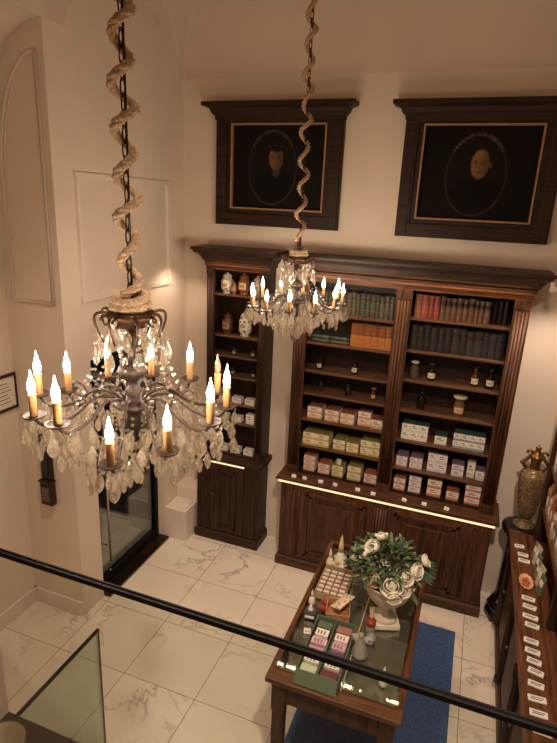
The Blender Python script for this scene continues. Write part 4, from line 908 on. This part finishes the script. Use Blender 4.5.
# ------------------------------------------------------------------ chandeliers
def chandelier(name, label, loc, top, rot, tilt, unlit, seed, pitch, ring, lift, dzs):
    t = thing(name, label, 'chandelier', loc); rq = random.Random(seed); lx, ly = tilt
    H = top-loc[2]
    # chain: oval links
    b = MB(); z = .30; k = 0
    while z < H-.01:
        L = .022
        P_ = [((.0075*math.cos(a)), 0, z+L+L*1.15*math.sin(a)) for a in [2*PI*i/10 for i in range(10)]]
        if k % 2: P_ = [(0, p[0], p[2]) for p in P_]
        b.tube(P_, .0022, 5, closed=True); z += .040; k += 1
    b.tube([(.008, 0, .3), (.008, .004, H)], .0028, 5)
    b.build('chain', 'chain', t)
    # rope wound round the chain, three strands
    b = MB(); n = int((H-.30)*130)
    cen = []
    for i in range(n+1):
        z = .31+(H-.31)*i/n; a = 2*PI*z/pitch+seed; R = .028+.006*math.sin(z*23+seed)
        cen.append(Vector((R*math.cos(a), R*math.sin(a), z)))
    for q in range(3):
        P_ = []
        for i, c in enumerate(cen):
            tn = (cen[min(i+1, n)]-cen[max(i-1, 0)]).normalized(); u_ = tn.orthogonal().normalized(); u_ = Vector((0, 0, 1))-tn*tn.z; u_.normalize(); w_ = tn.cross(u_)
            a = i*.75+2*PI*q/3; P_.append(c+.0068*(math.cos(a)*u_+math.sin(a)*w_))
        b.tube(P_, .0082, 6)
    # bun of rope above the crown
    for (zz, R, hh) in ((.275, .050, .004), (.298, .046, .010)):
        for q in range(3):
            P_ = []
            for i in range(60):
                a = 2*PI*i/60; tw = 2*PI*11*i/60+2*PI*q/3
                P_.append(((R+.008*math.cos(tw))*math.cos(a), (R+.008*math.cos(tw))*math.sin(a), zz+hh*math.sin(a)+.008*math.sin(tw)))
            b.tube(P_, .0095, 6, closed=True)
    b.build('rope', 'rope', t)
    # crown with scrolls
    b = MB().lathe([(.03, .262), (.072, .258), (.076, .245), (.066, .235), (.062, .215), (.03, .21)], 20)
    for k in range(8):
        a = 2*PI*k/8; P_ = []
        for i in range(12):
            f = i/11; r_ = .06+.042*math.sin(PI*.9*f)+.012*f; zz = .25+.018*math.sin(PI*f)-.085*f*f
            P_.append((r_*math.cos(a), r_*math.sin(a), zz))
        b.tube(P_, [.006-.003*i/11 for i in range(12)], 6)
        b.tube([((.078+.014*math.cos(q))*math.cos(a), (.078+.014*math.cos(q))*math.sin(a), .232+.014*math.sin(q)) for q in [x*.7 for x in range(8)]], .004, 5)
    b.build('crown', 'bronze', t)
    b = MB().lathe([(.012, .22), (.016, .19), (.026, .17), (.018, .15), (.012, .12), (.014, .105), (.034, .095), (.046, .075), (.043, .055), (.024, .04), (.014, .03), (.016, .015), (.028, .0), (.02, -.02), (.026, -.03), (.06, -.036), (.068, -.046), (.055, -.056), (.026, -.062), (.022, -.09), (.03, -.11), (.016, -.14), (.010, -.16), (.016, -.17), (0, -.185)], 20)
    b.build('stem', 'arm', t)
    cry = None; n_c = 0
    def crystal(p, s_, rz, first=[None]):
        nonlocal n_c
        if first[0] is None:
            b = MB()
            b.lathe([(0, -.004), (.007, -.011), (0, -.018)], 8, 0, smooth=False)
            for k_ in range(1): b.lathe([(0, -.020), (.007, -.026), (.0135, -.042), (.0185, -.058), (.0195, -.068), (.0150, -.082), (.007, -.092), (0, -.096)], 10, 0, (0, 0, 0), 1, .5, smooth=False)
            o = b.build('crystal_pendant', 'crystal', t); first[0] = o
        else:
            o = first[0].copy(); COL.objects.link(o); o.parent = t
        if seed == 2: s_ *= 1.2
        o.location = p; o.scale = (s_, s_, s_); o.rotation_euler = (rq.uniform(-.12, .12), rq.uniform(-.12, .12), rz); n_c += 1
    first_c = [None]
    beads = MB()
    def strand(p, q, sag, n=9):
        p, q = Vector(p), Vector(q)
        for i in range(1, n):
            f = i/n; c = p.lerp(q, f); c.z -= sag*4*f*(1-f); beads.lathe([(0, -.006), (.0062, 0), (0, .006)], 6, 0, c, smooth=False)
    arm_data = None; can_data = None
    R = ring
    for k in range(12):
        a = math.radians(rot+30*k); c_, s_ = math.cos(a), math.sin(a); pol = lambda r_, z_, da=0: Vector((r_*math.cos(a+da), r_*math.sin(a+da), z_+lx*r_*math.cos(a+da)+ly*r_*math.sin(a+da)+(lift+dzs[k % len(dzs)])*min(1, max(0, (r_-.09)/.15))))
        b = MB(); P_ = []
        ctrl = [(.03, -.05), (.06, -.015), (.10, -.010), (.14, -.045), (.18, -.10), (.225, -.145), (.25, -.158), (R-.02, -.150), (R, -.125)]
        for i in range(len(ctrl)-1):
            for f in (0, .33, .67):
                p0, p1, p2, p3 = [ctrl[min(max(j, 0), len(ctrl)-1)] for j in (i-1, i, i+1, i+2)]
                P_.append(tuple(.5*(2*p1[d_]+(p2[d_]-p0[d_])*f+(2*p0[d_]-5*p1[d_]+4*p2[d_]-p3[d_])*f*f+(3*p1[d_]-p0[d_]-3*p2[d_]+p3[d_])*f**3) for d_ in (0, 1)))
        P_.append(ctrl[-1])
        b.tube([pol(*p) for p in P_], .0055, 7)
        b.tube([pol(.17+.022*math.cos(q), -.055+.022*math.sin(q)) for q in [x*.55 for x in range(9)]], .0035, 5)
        ar = b.build('arm', 'arm', t)
        MB().lathe([(.010, -.128), (.03, -.122), (.036, -.114), (.031, -.116), (.012, -.118)], 14, 0, pol(R, 0)).build('drip_pan', 'arm', ar)
        b = MB().lathe([(.0115, -.118), (.0115, -.060), (.0125, -.056), (.0125, -.05), (.008, -.049)], 12, 0, pol(R, 0)); ca = b.build('candle_sleeve', 'candle', t)
        b = MB().lathe([(.0055, -.0485), (.0096, -.040), (.0113, -.029), (.0103, -.018), (.0062, -.004), (.0028, .008), (.0015, .017), (0, .025)], 12, 0, pol(R, 0)); b.build('flame_bulb', 'off' if k == unlit else 'bulb', ca)
        # pendants round the pan and along the arm
        for q in range(3):
            aq = a+q*2*PI/3+.5; p = pol(R, -.126)+Vector((.032*math.cos(aq), .032*math.sin(aq), 0)); crystal(p, rq.uniform(.65, 1.05), rq.uniform(0, 3), first_c)
        crystal(pol(.235, -.157), rq.uniform(.7, 1.0), a+rq.uniform(0, 3), first_c); crystal(pol(.185, -.115), rq.uniform(.7, 1.0), a+rq.uniform(0, 3), first_c)
        crystal(pol(.15, -.07), rq.uniform(.6, .8), a+PI/2, first_c)
        a2 = a+math.radians(30); nx_ = Vector((R*math.cos(a2), R*math.sin(a2), -.126+lift))
        strand(pol(R, -.126), nx_, .055, 11); strand(pol(.08, .165), pol(.225, -.14), .03, 12); strand(pol(.225, -.15), Vector((.225*math.cos(a2), .225*math.sin(a2), -.15+.9*lift)), .03, 8)
    for k in range(16):
        a = 2*PI*k/16; r_ = .112 if k % 2 == 0 else .075; zz = .172 if k % 2 == 0 else .212
        crystal((r_*math.cos(a), r_*math.sin(a), zz), .85 if k % 2 == 0 else .7, a+PI/2, first_c)
    for k in range(12):
        a = 2*PI*k/12; r_ = .06 if k % 2 else .12; p = Vector((r_*math.cos(a), r_*math.sin(a), -.15 if k % 2 else -.16))
        crystal(p, 1.1, a+PI/2, first_c)
        strand((.055*math.cos(a), .055*math.sin(a), -.055), p, .0, 6)
    crystal((0, 0, -.19), 1.3, .3, first_c)
    # further small cut drops nobody could count
    for i in range(130):
        a = rq.uniform(0, 2*PI); r_ = rq.choice((rq.uniform(.10, .30), rq.uniform(.26, .34))); zz = -.13+.8*lift-rq.uniform(.0, .10)
        sz = rq.uniform(.9, 1.6); beads.lathe([(0, -.022*sz), (.006*sz, -.016*sz), (.010*sz, 0), (.005*sz, .012*sz), (0, .018*sz)], 6, 0, (r_*math.cos(a), r_*math.sin(a), zz), 1, .5, smooth=False, a0=a)
    for i in range(40):
        a = rq.uniform(0, 2*PI); r_ = rq.uniform(.04, .11); zz = rq.uniform(.10, .22)
        beads.lathe([(0, -.02), (.006, -.014), (.008, 0), (0, .014)], 6, 0, (r_*math.cos(a), r_*math.sin(a), zz), 1, .5, smooth=False, a0=a)
    o = beads.build('crystal_beads', 'crystal', t); o['kind'] = 'stuff'
    MB().lathe([(.06, H-.001), (.055, H-.02), (.02, H-.04), (.008, H-.05)], 16).build('ceiling_rose', 'bronze', t)
    return t
chandelier('crystal_chandelier', 'large crystal candle chandelier hanging nearest, at the left', (.530, -3.39, 2.845), 5.42, 22.4, (-.046, .033), 1, 1, .12, .30, .069, (.012, 0, 0, -.006, -.006, -.028, .018, .012, .042, -.05, -.022, .022))
chandelier('crystal_chandelier', 'farther crystal chandelier hanging before the bookcase cabinet', (.365, -1.24, 2.852), 5.38, 10.3, (.042, .047), -1, 2, .165, .315, .06, (0, .008, -.006, .004))

# ------------------------------------------------------------------ lights of the room and an added vestibule fill
def lamp(name, loc, e, size, col=(1, .74, .48)):
    l = bpy.data.lights.new(name, 'AREA'); l.shape = 'DISK'; l.size = size; l.energy = e; l.color = col
    o = bpy.data.objects.new(name, l); COL.objects.link(o); o.location = loc; return o
W = bpy.data.worlds.new('World'); S.world = W; W.use_nodes = True
W.node_tree.nodes['Background'].inputs[0].default_value = (.9, .75, .6, 1); W.node_tree.nodes['Background'].inputs[1].default_value = .0
def spot(name, loc, aim, e, size, ang):
    l = bpy.data.lights.new(name, 'SPOT'); l.energy = e; l.shadow_soft_size = size; l.spot_size = math.radians(ang); l.spot_blend = .8; l.color = (1, .775, .60)
    o = bpy.data.objects.new(name, l); COL.objects.link(o); o.location = loc; o.rotation_euler = (Vector(aim)-Vector(loc)).to_track_quat('-Z', 'Y').to_euler(); return o
for x, y, ax, ay, e in ((.3, -3.0, -.5, -1.9, 200), (1.75, -4.3, 1.7, -1.4, 430)): spot('ceiling_spot', (x, y, 4.95), (ax, ay, .0), e, .09, 76)
spot('cornice_spot', (2.06, -.50, 2.925), (2.22, -.16, 1.3), 24, .02, 120)
spot('cornice_spot', (-.99, -.36, 2.93), (-1.2, -.35, 1.4), 9, .02, 120)
def strip(name, loc, L, e, tilt, col):
    l = bpy.data.lights.new(name, 'AREA'); l.shape = 'RECTANGLE'; l.size = L; l.size_y = .012; l.energy = e; l.color = col
    o = bpy.data.objects.new(name, l); COL.objects.link(o); o.location = loc; o.rotation_euler = (tilt, 0, 0); return o
strip('cornice_led', (.99, -.372, 2.962), 1.82, 7, math.radians(-28), (1, .62, .32))
strip('cornice_led', (-.55, -.283, 2.952), .54, 2, math.radians(-28), (1, .62, .32))
strip('counter_led', (.985, -.433, .942), 1.9, 4, math.radians(-14), (1, .64, .34))
strip('counter_led', (-.605, -.333, .930), .44, .8, math.radians(-14), (1, .64, .34))
lamp('vestibule_fill', (-2.1, -1.0, 2.85), 7, .3, (1, .85, .7))  # added fill from an unseen source, brightens the space beyond the door

# ------------------------------------------------------------------ camera
cam = bpy.data.cameras.new('Camera'); co = bpy.data.objects.new('Camera', cam); COL.objects.link(co)
yaw, pitch, roll, fpx = .3422, .298, .0468, 540.84
f = Vector((-math.sin(yaw)*math.cos(pitch), math.cos(yaw)*math.cos(pitch), -math.sin(pitch))); r = Vector((math.cos(yaw), math.sin(yaw), 0)); u = r.cross(f)
r2 = math.cos(roll)*r+math.sin(roll)*u; u2 = -math.sin(roll)*r+math.cos(roll)*u
mw = Matrix((r2, u2, -f)).transposed().to_4x4(); mw.translation = (1.5196, -4.7834, 3.436); co.matrix_world = mw
cam.sensor_fit = 'HORIZONTAL'; cam.sensor_width = 36; cam.lens = 36*fpx/557; cam.clip_start = .02
S.camera = co
S.view_settings.view_transform = 'Standard'; S.view_settings.look = 'None'; S.view_settings.gamma = 1; S.view_settings.use_curve_mapping = False
S.view_settings.exposure = 0
S.cycles.use_denoising = True
S.cycles.transparent_max_bounces = 24
S.cycles.sample_clamp_indirect = 4
